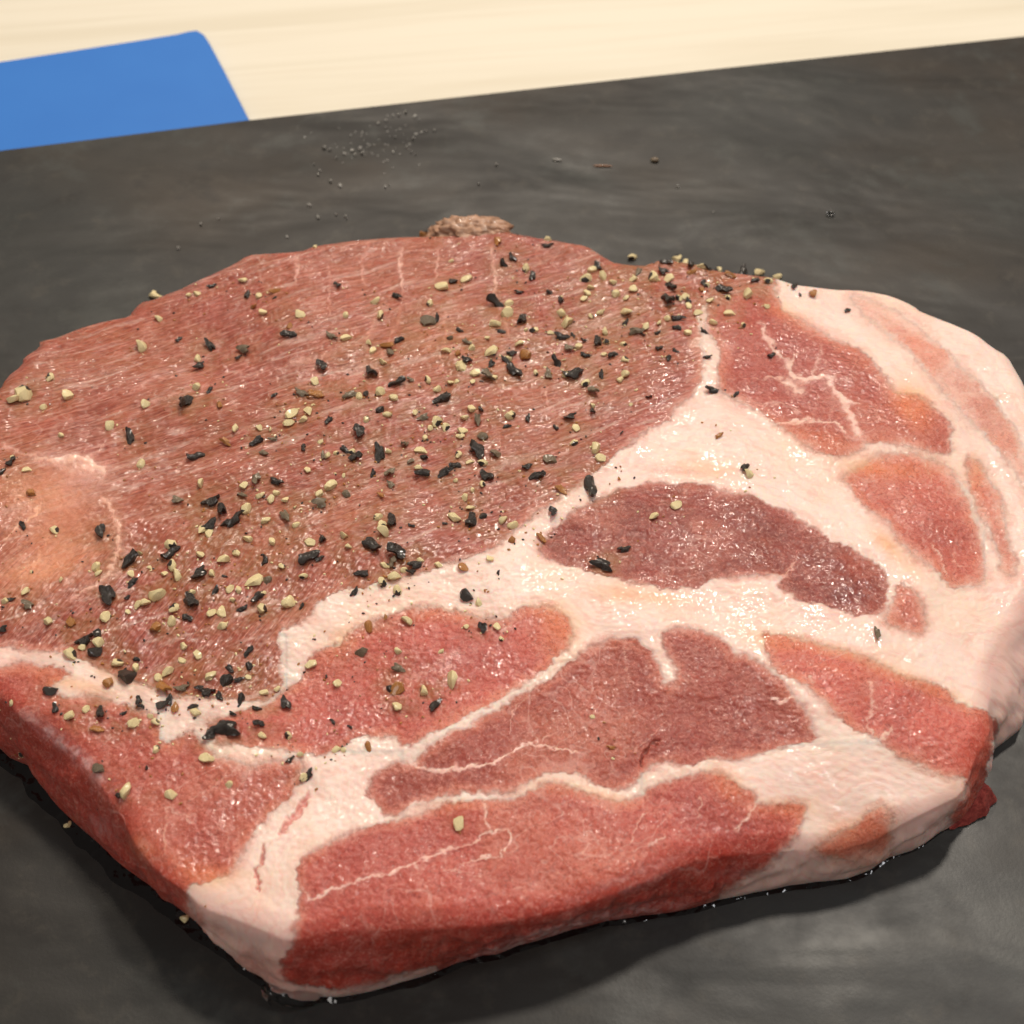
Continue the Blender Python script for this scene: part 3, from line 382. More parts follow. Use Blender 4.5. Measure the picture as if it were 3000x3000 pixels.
def haze(u, v, ru, rv, amt, what, ang=0):
    """soft tint patch: o orange, d dark, f milky film or painted rim highlight, l lean"""
    c, s = math.cos(R(ang)), math.sin(R(ang)); x, y = U_ - u, V_ - v; x, y = x * c + y * s, -x * s + y * c
    k = np.exp(-(x / ru) ** 2 - (y / rv) ** 2) * amt
    if what == 'o': og[:] = np.clip(og + k, 0, 1)
    elif what == 'd': dk[:] = np.clip(dk + k, 0, 1)
    elif what == 'f': film[:] = np.clip(film + k, 0, 1)
    elif what == 'l': lean[:] = np.clip(lean + k, 0, 1)
VEINS = [([(870,745),(868,840)],5,3,.5),([(1176,722),(1176,850)],8,6,.5),([(1445,722),(1455,870)],10,8,.4),([(340,1520),(352,1600),(322,1690),(250,1740)],16,14,.5),([(130,1345),(310,1375)],16,14,.5),([(1100,900),(1060,1080),(950,1150)],14,8,.35),([(420,1190),(620,1120)],14,8,.3),([(800,1100),(960,1040),(1100,980)],12,7,.3),
 ([(2056,890),(2056,950),(2060,1010),(2078,1060),(2072,1110),(2045,1160)],10,24,1),([(2052,985),(2055,1020)],40,40,.9),
 ([(2095,930),(2110,1000),(2150,1030)],5,4,.5),
 ([(2225,940),(2240,985),(2270,1030),(2310,1062),(2322,1100),(2370,1105),(2430,1108),(2450,1150),(2475,1185),(2490,1215),(2515,1260),(2540,1300)],7,20,.9),
 ([(2300,1115),(2330,1125),(2345,1150)],20,24,.8),([(2450,1160),(2520,1185)],9,6,.8),([(2345,1140),(2280,1110),(2200,1105)],6,3,.6),
 ([(2380,1100),(2405,1040),(2400,1010)],6,4,.6),([(2310,1060),(2340,1035)],7,5,.7),([(2260,1240),(2340,1235),(2400,1232),(2450,1240),(2480,1275)],8,7,.85),([(2205,1175),(2300,1185),(2350,1215)],6,6,.55),
 ([(2810,1407),(2850,1500),(2880,1580),(2895,1620)],7,10,.9),([(2700,1340),(2740,1420)],5,3,.4),([(2830,1405),(2900,1420)],3,3,.4),
 ([(2730,1600),(2750,1640),(2775,1690)],4,8,.7),([(2790,1610),(2800,1650),(2850,1670)],7,4,.6),
 ([(2285,1700),(2320,1660),(2340,1620)],10,3,.75),([(2603,1790),(2615,1740),(2615,1700)],8,8,.8),([(1842,1650),(1800,1620)],3,3,.3),([(1830,1590),(1835,1540)],4,4,.4),
 ([(1207,2212),(1248,2180),(1311,2143),(1414,2086),(1497,2038),(1569,1998),(1621,1960),(1673,1920)],12,7,.95),
 ([(1414,2070),(1400,2100),(1330,2150),(1240,2200)],5,8,.7),([(1440,1860),(1480,1840),(1520,1820)],8,4,.5),([(1180,2000),(1260,1960),(1320,1920),(1370,1905)],8,5,.35),
 ([(1195,2225),(1230,2248),(1265,2256),(1352,2254),(1440,2238),(1492,2211),(1549,2174),(1611,2190),(1670,2204),(1710,2212)],11,3,.95),
 ([(1500,2150),(1500,2100),(1520,2060)],4,2,.7),([(1580,2170),(1620,2145),(1660,2132)],4,2,.5),([(1830,1870),(1840,1950),(1842,2020)],4,3,.55),([(1850,2200),(1880,2180),(1920,2150),(1945,2110)],4,3,.5),
 ([(1190,2370),(1230,2345),(1250,2350)],14,9,.7),([(1290,2330),(1295,2250)],4,3,.4),
 ([(1415,2350),(1428,2400),(1428,2435)],8,5,.7),([(880,2600),(911,2640),(1000,2603),(1067,2577),(1129,2567),(1217,2533),(1290,2499),(1383,2471),(1409,2445),(1492,2435),(1497,2461),(1466,2507),(1404,2518),(1321,2535)],9,4,.85),
 ([(1217,2530),(1220,2560)],5,3,.5),([(1280,2555),(1340,2558),(1420,2560)],3,4,.5),([(1715,2395),(1710,2430),(1722,2470),(1705,2510)],5,9,.5),([(1850,2470),(1860,2420),(1900,2380)],5,3,.6),([(1820,2500),(1900,2480),(1950,2450)],3,5,.6),
 ([(1130,2650),(1120,2710),(1090,2780)],4,3,.45),([(2050,2330),(2040,2400)],5,4,.6),([(2215,2365),(2190,2400),(2150,2440)],8,3,.8),
 ([(2545,2000),(2555,2060),(2545,2130),(2560,2165)],10,6,.7),([(2610,2130),(2585,2165),(2570,2180)],7,12,.8),([(2370,1980),(2390,2020)],6,4,.7),([(2480,2095),(2440,2085),(2420,2060)],4,3,.5),
 ([(2260,2040),(2290,2055),(2330,2050)],4,6,.8),([(2250,2100),(2190,2160)],4,4,.35),([(2352,2120),(2310,2110)],4,3,.6),
 ([(490,2365),(485,2440),(478,2510)],7,5,.5),([(490,2370),(530,2385),(570,2415)],6,8,.5),([(660,2410),(665,2480)],5,3,.4),([(700,2250),(640,2300),(540,2350)],4,3,.35),([(310,2120),(250,2140)],4,3,.3),
 # rear edge bars of white in the big muscle
 ([(864,748),(866,835)],5,3,.45),([(963,776),(965,860),(962,945)],6,3,.5),([(1085,708),(1060,760),(1062,830)],7,5,.5),([(1185,722),(1172,790),(1176,860)],7,5,.6),([(1285,722),(1280,770),(1278,830)],6,5,.6),([(1440,722),(1448,790),(1452,870)],9,7,.55),([(1580,714),(1584,775)],6,5,.45),([(1622,742),(1622,805)],6,5,.4),([(1695,735),(1696,830)],6,5,.35),
 ([(1175,880),(1165,960),(1110,1060),(1030,1120),(900,1180)],10,5,.4),([(1300,900),(1310,980),(1290,1090)],9,6,.4),([(1450,880),(1490,960),(1500,1010)],10,5,.4),([(1595,1140),(1600,1190)],8,6,.5),([(1620,960),(1600,1010)],6,4,.35),
 ([(370,1165),(450,1120),(560,1095)],7,5,.4),([(430,1185),(520,1160),(600,1130)],6,4,.35),([(100,1110),(230,1110),(330,1080)],4,3,.3),([(700,1095),(820,1080),(960,1040)],6,4,.3),([(240,1360),(290,1320),(320,1290)],8,4,.5),
 ([(155,1348),(248,1352),(305,1371),(290,1390)],12,15,.75),([(0,1300),(70,1340),(160,1350)],14,8,.5),([(300,1440),(320,1490),(345,1540),(350,1610),(322,1680),(270,1722),(200,1770)],9,10,.6),
 ([(115,1490),(60,1530),(0,1590)],8,5,.6),([(150,1560),(100,1650),(60,1690)],4,4,.3),([(430,1330),(510,1290)],4,3,.3),
 ([(850,1560),(950,1490),(1060,1440),(1160,1420)],6,4,.35),([(1380,1560),(1420,1480),(1460,1420)],7,4,.35),([(560,1450),(640,1420),(740,1400)],6,4,.3),([(780,1580),(850,1560)],6,4,.4),
 ([(1660,1150),(1700,1130)],4,3,.3),([(820,2026),(770,2060),(700,2075)],9,10,.7),([(830,2205),(770,2215),(690,2225)],10,9,.6),([(470,2420),(520,2540)],3,2,.2)]
for pts, w0, w1, a in VEINS: vein(pts, w0, w1, a)
TINTS = [(150,1500,160,140,.8,'o'),(120,1680,200,70,.8,'o',-20),(250,1420,60,50,.3,'f'),(150,1480,150,110,-.42,'l'),(120,1660,160,60,-.34,'l',-15),(240,1380,70,40,-.3,'l'),(60,1420,120,60,.4,'o'),(1120,880,260,60,.0,'o'),(800,1620,160,50,.35,'o',-15),(1250,1000,260,90,.35,'o'),(500,1150,200,40,.2,'d',-15),
 (1060,1480,260,60,.35,'o',-12),(900,1150,150,60,.25,'o',-20),(1650,1840,60,70,.65,'o'),(1590,1790,60,25,.5,'o'),(1010,1880,60,40,.6,'o',-30),(1270,1800,120,22,.45,'o'),(2690,1200,45,80,1.0,'o',-20),(2640,1180,40,60,.5,'o',-30),(2300,920,60,25,.5,'o',40),
 (2400,1290,110,30,.5,'o',20),(2540,1370,70,25,.7,'o'),(2650,1380,110,25,.5,'o'),(2860,1390,25,60,.5,'o'),(2590,1590,50,22,.7,'o',40),(2640,1640,60,25,.4,'o',40),(2260,1880,80,28,.7,'o',15),(2480,1920,200,22,.5,'o',18),(2700,2010,120,18,.6,'o',20),
 (2130,2310,70,40,.8,'o',40),(2310,2370,80,30,.6,'o'),(2500,2440,100,60,.3,'o'),(1830,1745,90,30,.55,'o',8),(1940,1760,60,20,.4,'o'),(2430,1960,90,14,.3,'o',20),(560,2540,110,40,.55,'o',30),(420,2480,40,30,.6,'o',50),(640,2560,90,30,.4,'o'),
 (230,2010,120,20,.6,'o',10),(330,1985,80,15,.4,'o',20),(60,1965,80,14,.4,'o'),(1770,2330,90,18,.5,'o',15),(1610,2310,70,20,.3,'o'),(1340,2360,60,14,.4,'o'),(2060,1405,0.1,0.1,0,'o'),(2080,1370,90,26,.4,'o',8),
 (1980,1375,120,20,.3,'l',5),(2280,1400,200,24,.13,'l',25),(2150,1280,170,40,.16,'l',25),(1700,1440,60,20,.08,'l'),
 (200,2190,110,20,.6,'f',38),(280,2260,90,24,.55,'f',45),(120,2130,70,16,.5,'f',40),(1500,2765,150,12,.7,'f',-18),(1700,2705,150,12,.5,'f',-14),(1900,2672,100,12,.6,'f',-10),(300,2420,40,22,.5,'f',40),(1860,2560,190,12,.4,'f',-22),(1880,2590,90,10,.3,'f',-22),  # last two: highlight on the front rim painted pale through the film mask
 (470,1100,120,14,.35,'f',-20),(2130,1010,40,30,.35,'f'),(1600,1200,40,20,.2,'f'),(1340,1930,100,25,.25,'f',-20),(160,1350,80,20,.4,'f'),(2570,2180,30,30,.2,'f'),
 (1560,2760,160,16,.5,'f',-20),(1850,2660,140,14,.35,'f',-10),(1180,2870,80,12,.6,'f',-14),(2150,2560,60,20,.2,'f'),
 (1200,2820,260,30,.5,'d',-6),(300,2400,120,60,.3,'d',45),(900,2800,80,60,.35,'d'),(2130,2520,130,20,.25,'d',-15),(1180,2080,50,25,.45,'d'),(1180,2060,90,40,.15,'d'),(2470,1740,120,70,.15,'d'),
 (860,2340,50,16,.18,'l',-55),(770,2510,10,45,.5,'l',12),(640,2720,60,18,.45,'l',30),(760,2800,60,30,.15,'l',40),
 (2440,2400,50,12,.25,'l',-20),(2640,1750,0.1,0.1,0,'l')]
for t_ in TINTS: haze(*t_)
# red cuts in the corner fat
for pts, w in (([(905,2330),(880,2370),(845,2410),(820,2440)],13),([(778,2480),(770,2530),(752,2560),(757,2600)],7)):
    d, s = line_d(WU, WV, pts); k = sstep(1.0, .1, d / w); dk[:] = np.maximum(dk, k * .9); lean[:] = np.maximum(lean, k * .35); rise -= k * .0006
d, s = line_d(WU, WV, [(1880,2240),(1890,2200),(1925,2170)]); k = sstep(1, .1, d / 7); dk = np.maximum(dk, k); rise -= k * .0005
# heights: fat stands a little proud, muscles bulge, fibres ripple
side = np.zeros(len(V)); side[:nt] = 1 - np.clip(edge_d / .004, 0, 1); side[nt:] = 1
side *= sstep(900, 1500, V_)                                   # the front and left cut sides: redder lean, pinker fat
dk = np.clip(dk + .30 * side * (1 - lean), 0, 1); pink = sstep(2780, 2880, V_ + .35 * (850 - U_)) * np.exp(-((U_ - 740) / 130) ** 2) * side; lean = np.clip(lean + .5 * pink, 0, 1); wide = np.clip(wide + .5 * pink, 0, 1)
on_top = np.zeros(len(V)); on_top[:nt] = np.clip(edge_d / .003, 0, 1)
ca, sa = math.cos(R(24)), math.sin(R(24)); fx, fy = V[:, 0] * ca + V[:, 1] * sa, -V[:, 0] * sa + V[:, 1] * ca
ca, sa = math.cos(R(60)), math.sin(R(60)); gx, gy = V[:, 0] * ca + V[:, 1] * sa, -V[:, 0] * sa + V[:, 1] * ca
isbig = np.where(reg == 0, 1.0, 0.0) * lean
lowleft = sstep(1350, 1750, V_ - (U_ - 600) * .12)
fA = isbig * (1 - lowleft); fB = isbig * lowleft
dz = rise + (1 - lean) * .00022 + noise2(V[:, 0] * 55, V[:, 1] * 55, 41) * .0008 + noise2(V[:, 0] * 140, V[:, 1] * 140, 42) * .00028
dz += noise2(V[:, 0] * 420, V[:, 1] * 420, 43) * .00011 + noise2(V[:, 0] * 1100, V[:, 1] * 1100, 44) * (.00007 + .00004 * lean)
dz += fA * noise2(fx * 120, fy * 900, 45) * .00017 + fB * noise2(gx * 120, gy * 900, 46) * .00017
V[:, 2] += dz * on_top
WET = {'big': .95, 'rear': .9, 'left': .9, 'mid': 1.0, 'dark': .85, 'bud': .9, 'long': .45, 'front': .35, 'strip': .6, 'right': .7, 'sliver': .8, 'arc': .3, 'wedge': .4}
wetm = np.full(len(V), .38)
for i, k in enumerate(names): wetm[reg == i] = WET[k]
for u, v, ru, rv, a in ((750, 2290, 200, 120, .5), (650, 2150, 250, 120, .4), (2150, 1150, 300, 200, .2), (2350, 1700, 260, 90, .4), (600, 1400, 500, 120, .2), (1500, 2200, 300, 120, -.2), (1300, 2450, 500, 150, -.1), (1050, 790, 420, 90, -.55), (450, 960, 300, 70, -.4)): wetm += a * np.exp(-((U_ - u) / ru) ** 2 - ((V_ - v) / rv) ** 2)
wetm = np.clip(wetm * (1 - .5 * side), .05, 1.2)
# juices coloured brown by the pepper, where the pepper lies thick
gx_, gy_ = np.meshgrid(np.arange(0, 3001, 30.), np.arange(0, 3001, 30.)); dens = np.zeros_like(gx_)
for k_, u, v, sz in pieces: dens += (sz / 34) ** 2 * np.exp(-((gx_ - u) ** 2 / 75 ** 2 + (gy_ - v) ** 2 / 50 ** 2)) * (.55 if k_ == 'c' else 1.0)
iu, iv = np.clip(U_ / 30, 0, 99.99), np.clip(V_ / 30, 0, 99.99); i0, j0 = iu.astype(int), iv.astype(int); fu, fv = iu - i0, iv - j0
stain = (dens[j0, i0] * (1 - fu) + dens[j0, i0 + 1] * fu) * (1 - fv) + (dens[j0 + 1, i0] * (1 - fu) + dens[j0 + 1, i0 + 1] * fu) * fv
stain = np.clip(stain * .32 - .12, 0, .62) * np.clip(lean + .25, 0, 1)
wetness = np.stack([side * .85 * lean, wetm, brt, np.clip(stain, 0, 1)], 1)
# fat lies in sheets that follow the muscles
streak = .5 + .55 * noise2(fatd / 13 + 1.5 * noise2(U_ / 160, V_ / 120, 71), U_ / 210, 72) + .3 * noise2(fatd / 6 + noise2(U_ / 90, V_ / 70, 73), V_ / 140, 74)
streak = streak + .45 * np.exp(-np.clip(fatd, 0, None) / 18)
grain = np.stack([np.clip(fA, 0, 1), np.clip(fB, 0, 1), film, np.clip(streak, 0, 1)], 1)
tissue = np.stack([np.clip(lean, 0, 1), og, dk, wide], 1)
fn = np.cross(V[F[:, 2]] - V[F[:, 0]], V[F[:, 3]] - V[F[:, 1]])
VN = np.zeros_like(V)
for k in range(4):
    for a in range(3): VN[:, a] += np.bincount(F[:, k], fn[:, a], len(V))
VN /= np.linalg.norm(VN, axis=1)[:, None] + 1e-20
BVH = BVHTree.FromPolygons(V.tolist(), F.tolist())

steak = bpy.data.objects.new('raw_pork_steak', None); COL.objects.link(steak)
tag(steak, 'thick raw pork steak with fat seams, sprinkled with pepper, on the black board', 'steak')
freg = reg[F[:, 0]]
cu, cv = U_[F].mean(1), V_[F].mean(1)
fat_kind = np.where((cu < 840) & (cv > 1860) & (cv < 2260), 100, np.where((cv > 2200) & (cu < 1180), 101, np.where((cv > 2180) & (cu > 1880), 102, 103)))
freg = np.where(freg < 0, fat_kind, freg)
FATS = {100: ('fat_seam', 'peach and cream fat band at the left front'), 101: ('fat_block', 'thick cream fat at the front left corner'), 102: ('fat_block', 'white fat at the right front edge'), 103: ('fat_seam', 'branching cream fat through the middle and around the right edge')}
def add_part(name, label, sel):
    f = F[sel]; vi, inv = np.unique(f, return_inverse=True); f = inv.reshape(-1, 4)
    me = bpy.data.meshes.new(name); me.vertices.add(len(vi)); me.vertices.foreach_set('co', V[vi].astype(np.float32).ravel())
    me.loops.add(len(f) * 4); me.loops.foreach_set('vertex_index', f.astype(np.int32).ravel())
    me.polygons.add(len(f)); me.polygons.foreach_set('loop_start', np.arange(0, len(f) * 4, 4, dtype=np.int32))
    me.update(calc_edges=True); me.shade_smooth()
    for an, arr in (('tissue', tissue), ('grain', grain), ('wetness', wetness)):
        at = me.attributes.new(an, 'FLOAT_COLOR', 'POINT'); at.data.foreach_set('color', arr[vi].astype(np.float32).ravel())
    me.normals_split_custom_set_from_vertices(VN[vi].astype(np.float32))
    me.materials.append(MEAT); o = bpy.data.objects.new(name, me); COL.objects.link(o); o.parent = steak; o['label'] = label; return o
for i, k in enumerate(names):
    if (freg == i).sum() > 30: add_part('muscle', M[k]['label'], freg == i)
for i, (nm, lb) in FATS.items():
    if (freg == i).sum() > 30: add_part(nm, lb, freg == i)
# ------------------------------------------------------------------ loose bits of the steak and wet things
rnd = random.Random(7)
def on_surface(u, v):
    """where the ray through a point of the photograph meets the steak, else the board"""
    d = FWD + ((u - 1500) / FPX) * RGT - ((v - 1500) / FPX) * UPV; d = Vector(d).normalized()
    hit = BVH.ray_cast(Vector(CAM), d)
    if hit[0] is not None:
        n = hit[1]; n = -n if n.z < 0 else n; return hit[0], n, True
    return Vector(unproj([(u, v)], 0)[0]), Vector((0, 0, 1)), False
def blob(name, mat, size, seed, rough=.25, sub=3, freq=1.6, parent=None, loc=(0, 0, 0), rotz=0, flat=0.0):
    bm = bmesh.new(); bmesh.ops.create_icosphere(bm, subdivisions=sub, radius=1)
    co = np.array([v.co[:] for v in bm.verts])
    n = noise2(co[:, 0] * freq + co[:, 2] * 1.7, co[:, 1] * freq - co[:, 2] * 1.1, seed) + .5 * noise2(co[:, 0] * freq * 2.5 + co[:, 2] * 3, co[:, 1] * freq * 2.5, seed + 1)
    co = co * (1 + rough * n)[:, None] * np.array(size)
    for v, c in zip(bm.verts, co): v.co = c
    me = bpy.data.meshes.new(name); bm.to_mesh(me); bm.free(); me.shade_smooth(); me.materials.append(mat)
    o = bpy.data.objects.new(name, me); COL.objects.link(o); o.parent = parent; o.location = loc; o.rotation_euler = (0, 0, rotz); return o
p = unproj([(1378, 684)], .0130)[0]
o = blob('dried_edge', DRIED, (.0092, .0050, .0030), 3, .30, 5, 3.2, steak, p, R(2)); o['label'] = 'dry brown flap sticking up behind the rear edge'
def make_flap():
    px = [(2760,2395),(2787,2426),(2812,2418),(2840,2412),(2872,2392),(2893,2384),(2903,2362),(2924,2338),(2905,2318),(2884,2312),(2866,2296),(2840,2270),(2800,2300),(2770,2340)]
    p = unproj(px, .001)[:, :2]; s = np.arange(0, len(p), .2); i = s.astype(int); q = p[i] + (p[(i + 1) % len(p)] - p[i]) * (s - i)[:, None]
    q += np.stack([noise2(s * 1.7, s * 0, 61), noise2(s * 1.7, s * 0 + 5, 62)], 1) * .00022
    c = p.mean(0) + np.array([-.0016, .0016]); v, f = [], []; n = len(q); K = 12
    for a in range(K):
        r = 1 - a / K; x = c + (q - c) * r; z = .0004 + .0062 * (1 - r ** 2.2) + noise2(x[:, 0] * 900, x[:, 1] * 900, 63) * .0005 * (1 - r ** 4)
        v += [(b_[0], b_[1], h_) for b_, h_ in zip(x, z)]
    v.append((c[0], c[1], .0066))
    for a in range(K - 1):
        for j in range(n): k = (j + 1) % n; f.append((a * n + j, a * n + k, (a + 1) * n + k, (a + 1) * n + j))
    f += [((K - 1) * n + j, (K - 1) * n + (j + 1) % n, K * n) for j in range(n)]
    o = mesh_obj('meat_flap', v, f, FLAP, steak); bm = bmesh.new(); bm.from_mesh(o.data); bmesh.ops.recalc_face_normals(bm, faces=bm.faces)
    if sum(x.normal.z for x in bm.faces) < 0: bmesh.ops.reverse_faces(bm, faces=bm.faces)
    bm.to_mesh(o.data); bm.free(); o['label'] = 'dark red ragged scrap of lean sticking out at the right front corner'
make_flap()
o = blob('juice_drop', WATER, (.0046, .0026, .0028), 15, .2, 4, 1.8, None, unproj([(858, 2905)], .0014)[0], R(-4))
tag(o, 'clear blob of juice under the front left corner of the steak', 'drop')

# thin wet film of juice along the near foot of the steak
def make_puddle():
    fp = unproj(smooth_closed(FOOT, 0), 0)[2:46, :2]; s = np.concatenate([[0], np.cumsum(np.hypot(*np.diff(fp, axis=0).T))])
    q = np.linspace(0, s[-1], 900); c = np.stack([np.interp(q, s, fp[:, 0]), np.interp(q, s, fp[:, 1])], 1)
    k = np.ones(15) / 15; cs = np.stack([np.convolve(np.pad(c[:, a], 7, 'edge'), k, 'valid') for a in (0, 1)], 1)
    t = np.gradient(cs, axis=0); t /= np.linalg.norm(t, axis=1)[:, None]; nrm = np.stack([t[:, 1], -t[:, 0]], 1)
    if ((nrm * (cs - CEN)).sum(1)).mean() < 0: nrm = -nrm
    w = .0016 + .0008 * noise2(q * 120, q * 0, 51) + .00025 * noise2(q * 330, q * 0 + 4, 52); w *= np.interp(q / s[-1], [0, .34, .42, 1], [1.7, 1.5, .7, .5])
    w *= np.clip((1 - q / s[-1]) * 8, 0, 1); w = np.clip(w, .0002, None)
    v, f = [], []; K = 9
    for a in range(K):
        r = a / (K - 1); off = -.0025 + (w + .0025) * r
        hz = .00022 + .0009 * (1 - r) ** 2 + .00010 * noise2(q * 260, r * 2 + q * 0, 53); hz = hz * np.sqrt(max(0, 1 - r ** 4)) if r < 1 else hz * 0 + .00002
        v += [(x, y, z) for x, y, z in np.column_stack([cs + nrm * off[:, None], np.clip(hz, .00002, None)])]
    n = len(q)
    for a in range(K - 1):
        for i in range(n - 1): f.append((a * n + i, a * n + i + 1, (a + 1) * n + i + 1, (a + 1) * n + i))
    t2 = NT('wet_juice'); co = t2.n('ShaderNodeTexCoord').outputs['Object']
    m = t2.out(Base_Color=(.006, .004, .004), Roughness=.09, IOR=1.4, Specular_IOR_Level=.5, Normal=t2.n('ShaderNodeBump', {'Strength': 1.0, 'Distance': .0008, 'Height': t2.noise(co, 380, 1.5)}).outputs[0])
    o = mesh_obj('meat_juice', v, f, m)
    bm = bmesh.new(); bm.from_mesh(o.data); bmesh.ops.recalc_face_normals(bm, faces=bm.faces)
    if sum(x.normal.z for x in bm.faces) < 0: bmesh.ops.reverse_faces(bm, faces=bm.faces)
    bm.to_mesh(o.data); bm.free()
    tag(o, 'thin dark wet line of meat juice along the near foot of the steak', 'juice')
make_puddle()

# ------------------------------------------------------------------ pepper
def kernel_mesh(seed, mat):
    r = random.Random(seed); bm = bmesh.new(); bmesh.ops.create_icosphere(bm, subdivisions=2, radius=.5)
    sx, sy, sz = r.uniform(.95, 1.2), r.uniform(.6, .95), r.uniform(.42, .68)
    planes = [(Vector((r.gauss(0, 1), r.gauss(0, 1), r.gauss(0, .8))).normalized(), r.uniform(.16, .38)) for _ in range(7)]
    for v in bm.verts:
        c = v.co.copy()
        for nn, d in planes:
            e = c.dot(nn) - d
            if e > 0: c -= nn * e * .9
        c += Vector((r.gauss(0, .012), r.gauss(0, .012), r.gauss(0, .012)))
        v.co = (c.x * sx * 1.2, c.y * sy * 1.2, c.z * sz * 1.2)
    me = bpy.data.meshes.new('pepper_chip'); bm.to_mesh(me); bm.free(); me.shade_smooth(); me.set_sharp_from_angle(angle=R(24)); me.materials.append(mat)
    if seed < 200 and seed % 3 == 0:                            # some chips keep a bit of their dark skin on one side
        me.materials.append(HUSK); d = Vector((r.gauss(0, 1), r.gauss(0, 1), .4)).normalized()
        for p in me.polygons: p.material_index = 1 if p.center.normalized().dot(d) > .62 else 0
    return me
def husk_mesh(seed, mat):
    """curled piece of skin: a bent irregular sheet with thickness and a wrinkled face"""
    r = random.Random(seed); n = 7; bm = bmesh.new(); L, W = 1.0, r.uniform(.5, .8); curl = r.uniform(1.2, 2.6)
    ph = [r.uniform(0, 6.28) for _ in range(4)]; top, bot = {}, {}
    for i in range(n):
        for j in range(n):
            a, b = i / (n - 1) * 2 - 1, j / (n - 1) * 2 - 1
            # round the square off into an uneven lobe
            rr = 1 / max(1, math.hypot(a, b)) * (1 + .22 * math.sin(3 * math.atan2(b, a) + ph[0]) + .14 * math.sin(5 * math.atan2(b, a) + ph[1]))
            x, y = a * rr * L / 2, b * rr * W / 2
            ang = y / W * curl; rad = W / curl
            z = rad * math.cos(ang) - rad * .55 + .07 * math.sin(9 * x + ph[2]) * math.cos(7 * y + ph[3]) + r.gauss(0, .022)
            y2 = rad * math.sin(ang)
            top[i, j] = bm.verts.new((x, y2, z)); bot[i, j] = bm.verts.new((x * .96, y2 * .84, z - .15))
    for i in range(n - 1):
        for j in range(n - 1):
            bm.faces.new([top[i, j], top[i + 1, j], top[i + 1, j + 1], top[i, j + 1]]); bm.faces.new([bot[i, j], bot[i, j + 1], bot[i + 1, j + 1], bot[i + 1, j]])
    for k in range(n - 1):
        for a, b, in (((k, 0), (k + 1, 0)), ((k + 1, n - 1), (k, n - 1)), ((0, k + 1), (0, k)), ((n - 1, k), (n - 1, k + 1))):
            bm.faces.new([top[a], bot[a], bot[b], top[b]])
    bmesh.ops.recalc_face_normals(bm, faces=bm.faces)
    me = bpy.data.meshes.new('pepper_husk'); bm.to_mesh(me); bm.free(); me.shade_smooth(); me.set_sharp_from_angle(angle=R(42)); me.materials.append(mat); return me
KM = [kernel_mesh(100 + i, CREAM) for i in range(14)]; HM = [husk_mesh(200 + i, HUSK) for i in range(14)] + [kernel_mesh(260, HUSK)]
AM = [kernel_mesh(300 + i, AMBER) for i in range(5)] + [husk_mesh(320 + i, AMBER) for i in range(2)]; GM = [husk_mesh(400 + i, BROWN) for i in range(5)] + [kernel_mesh(430 + i, BROWN) for i in range(2)]
KINDS = {'c': ('peppercorn_chip', KM, 'cream', 'peppercorn chip', 'peppercorn chip', 'cream chips of cracked peppercorn on the steak', .84),
         'b': ('pepper_husk', HM, 'black', 'husk flake', 'pepper husk', 'black flakes of pepper husk on the steak', 1.0),
         'a': ('amber_pepper_flake', AM, 'amber', 'pepper flake', 'pepper flake', 'amber pepper flakes on the steak', .9),
         'g': ('brown_pepper_flake', GM, 'brown', 'pepper flake', 'pepper flake', 'grey brown pepper flakes on the steak', .95)}
REG = {0: 'the big peppered muscle', 1: 'the rear right muscle', 3: 'the dark muscle', 7: 'the left front muscle', 8: 'the lower middle muscle', 9: 'the long muscle', 11: 'the front muscle'}
def region_at(u, v):
    for i, nm in REG.items():
        if poly_sd(np.array([u]), np.array([v]), M[names[i]]['p'])[0] > 0: return nm
    return 'the fat'
ONES = 'zero one two three four five six seven eight nine ten eleven twelve thirteen fourteen fifteen sixteen seventeen eighteen nineteen'.split()
TENS = '_ _ twenty thirty forty fifty sixty seventy eighty ninety'.split()
def say(n):
    n = max(0, min(99, int(n))); return ONES[n] if n < 20 else TENS[n // 10] + ('-' + ONES[n % 10] if n % 10 else '')
used = set()
for k, u, v, sz in pieces:
    nm, ms, cl, what, cat, grp, f = KINDS[k]; loc, n, on = on_surface(u, v)
    L = sz / FPX * (loc - Vector(CAM)).length * f * 1.08
    me = rnd.choice(ms); o = bpy.data.objects.new(nm, me); COL.objects.link(o)
    q = n.to_track_quat('Z', 'Y').to_matrix() @ Matrix.Rotation(rnd.uniform(0, 6.28), 3, 'Z') @ Matrix.Rotation(rnd.gauss(0, .28), 3, 'X') @ Matrix.Rotation(rnd.gauss(0, .22), 3, 'Y')
    o.location = loc + n * L * (.16 if k != 'b' else .14); o.rotation_euler = q.to_euler(); o.scale = (L, L * rnd.uniform(.9, 1.15), L)
    size = 'large ' if sz > 42 else 'small ' if sz < 26 else ''
    where = region_at(u, v) if on else 'the wet board'
    pos = f'{say(round(u / 30))} percent across and {say(round(v / 30))} down the photo'
    near = min(((abs(p[1] - u) + abs(p[2] - v)), p) for p in pieces if p[1:3] != (u, v))[1]
    nb = KINDS[near[0]][2] + ' one'; side_ = ('left of' if near[1] > u else 'right of') if abs(near[1] - u) > abs(near[2] - v) else ('behind' if near[2] > v else 'before')
    for lab in (f'{size}{cl} {what} on {where}, {pos}', f'{size}{cl} {what} {side_} a {nb}, {pos}', f'{cl} {what} {side_} a {nb}, {pos}', f'{size}{cl} {what} at {say(u / 30)} percent across and {say(v / 30)} down the photo'):
        if lab not in used and len(lab.split()) <= 16: break
    used.add(lab); tag(o, lab, cat, grp)

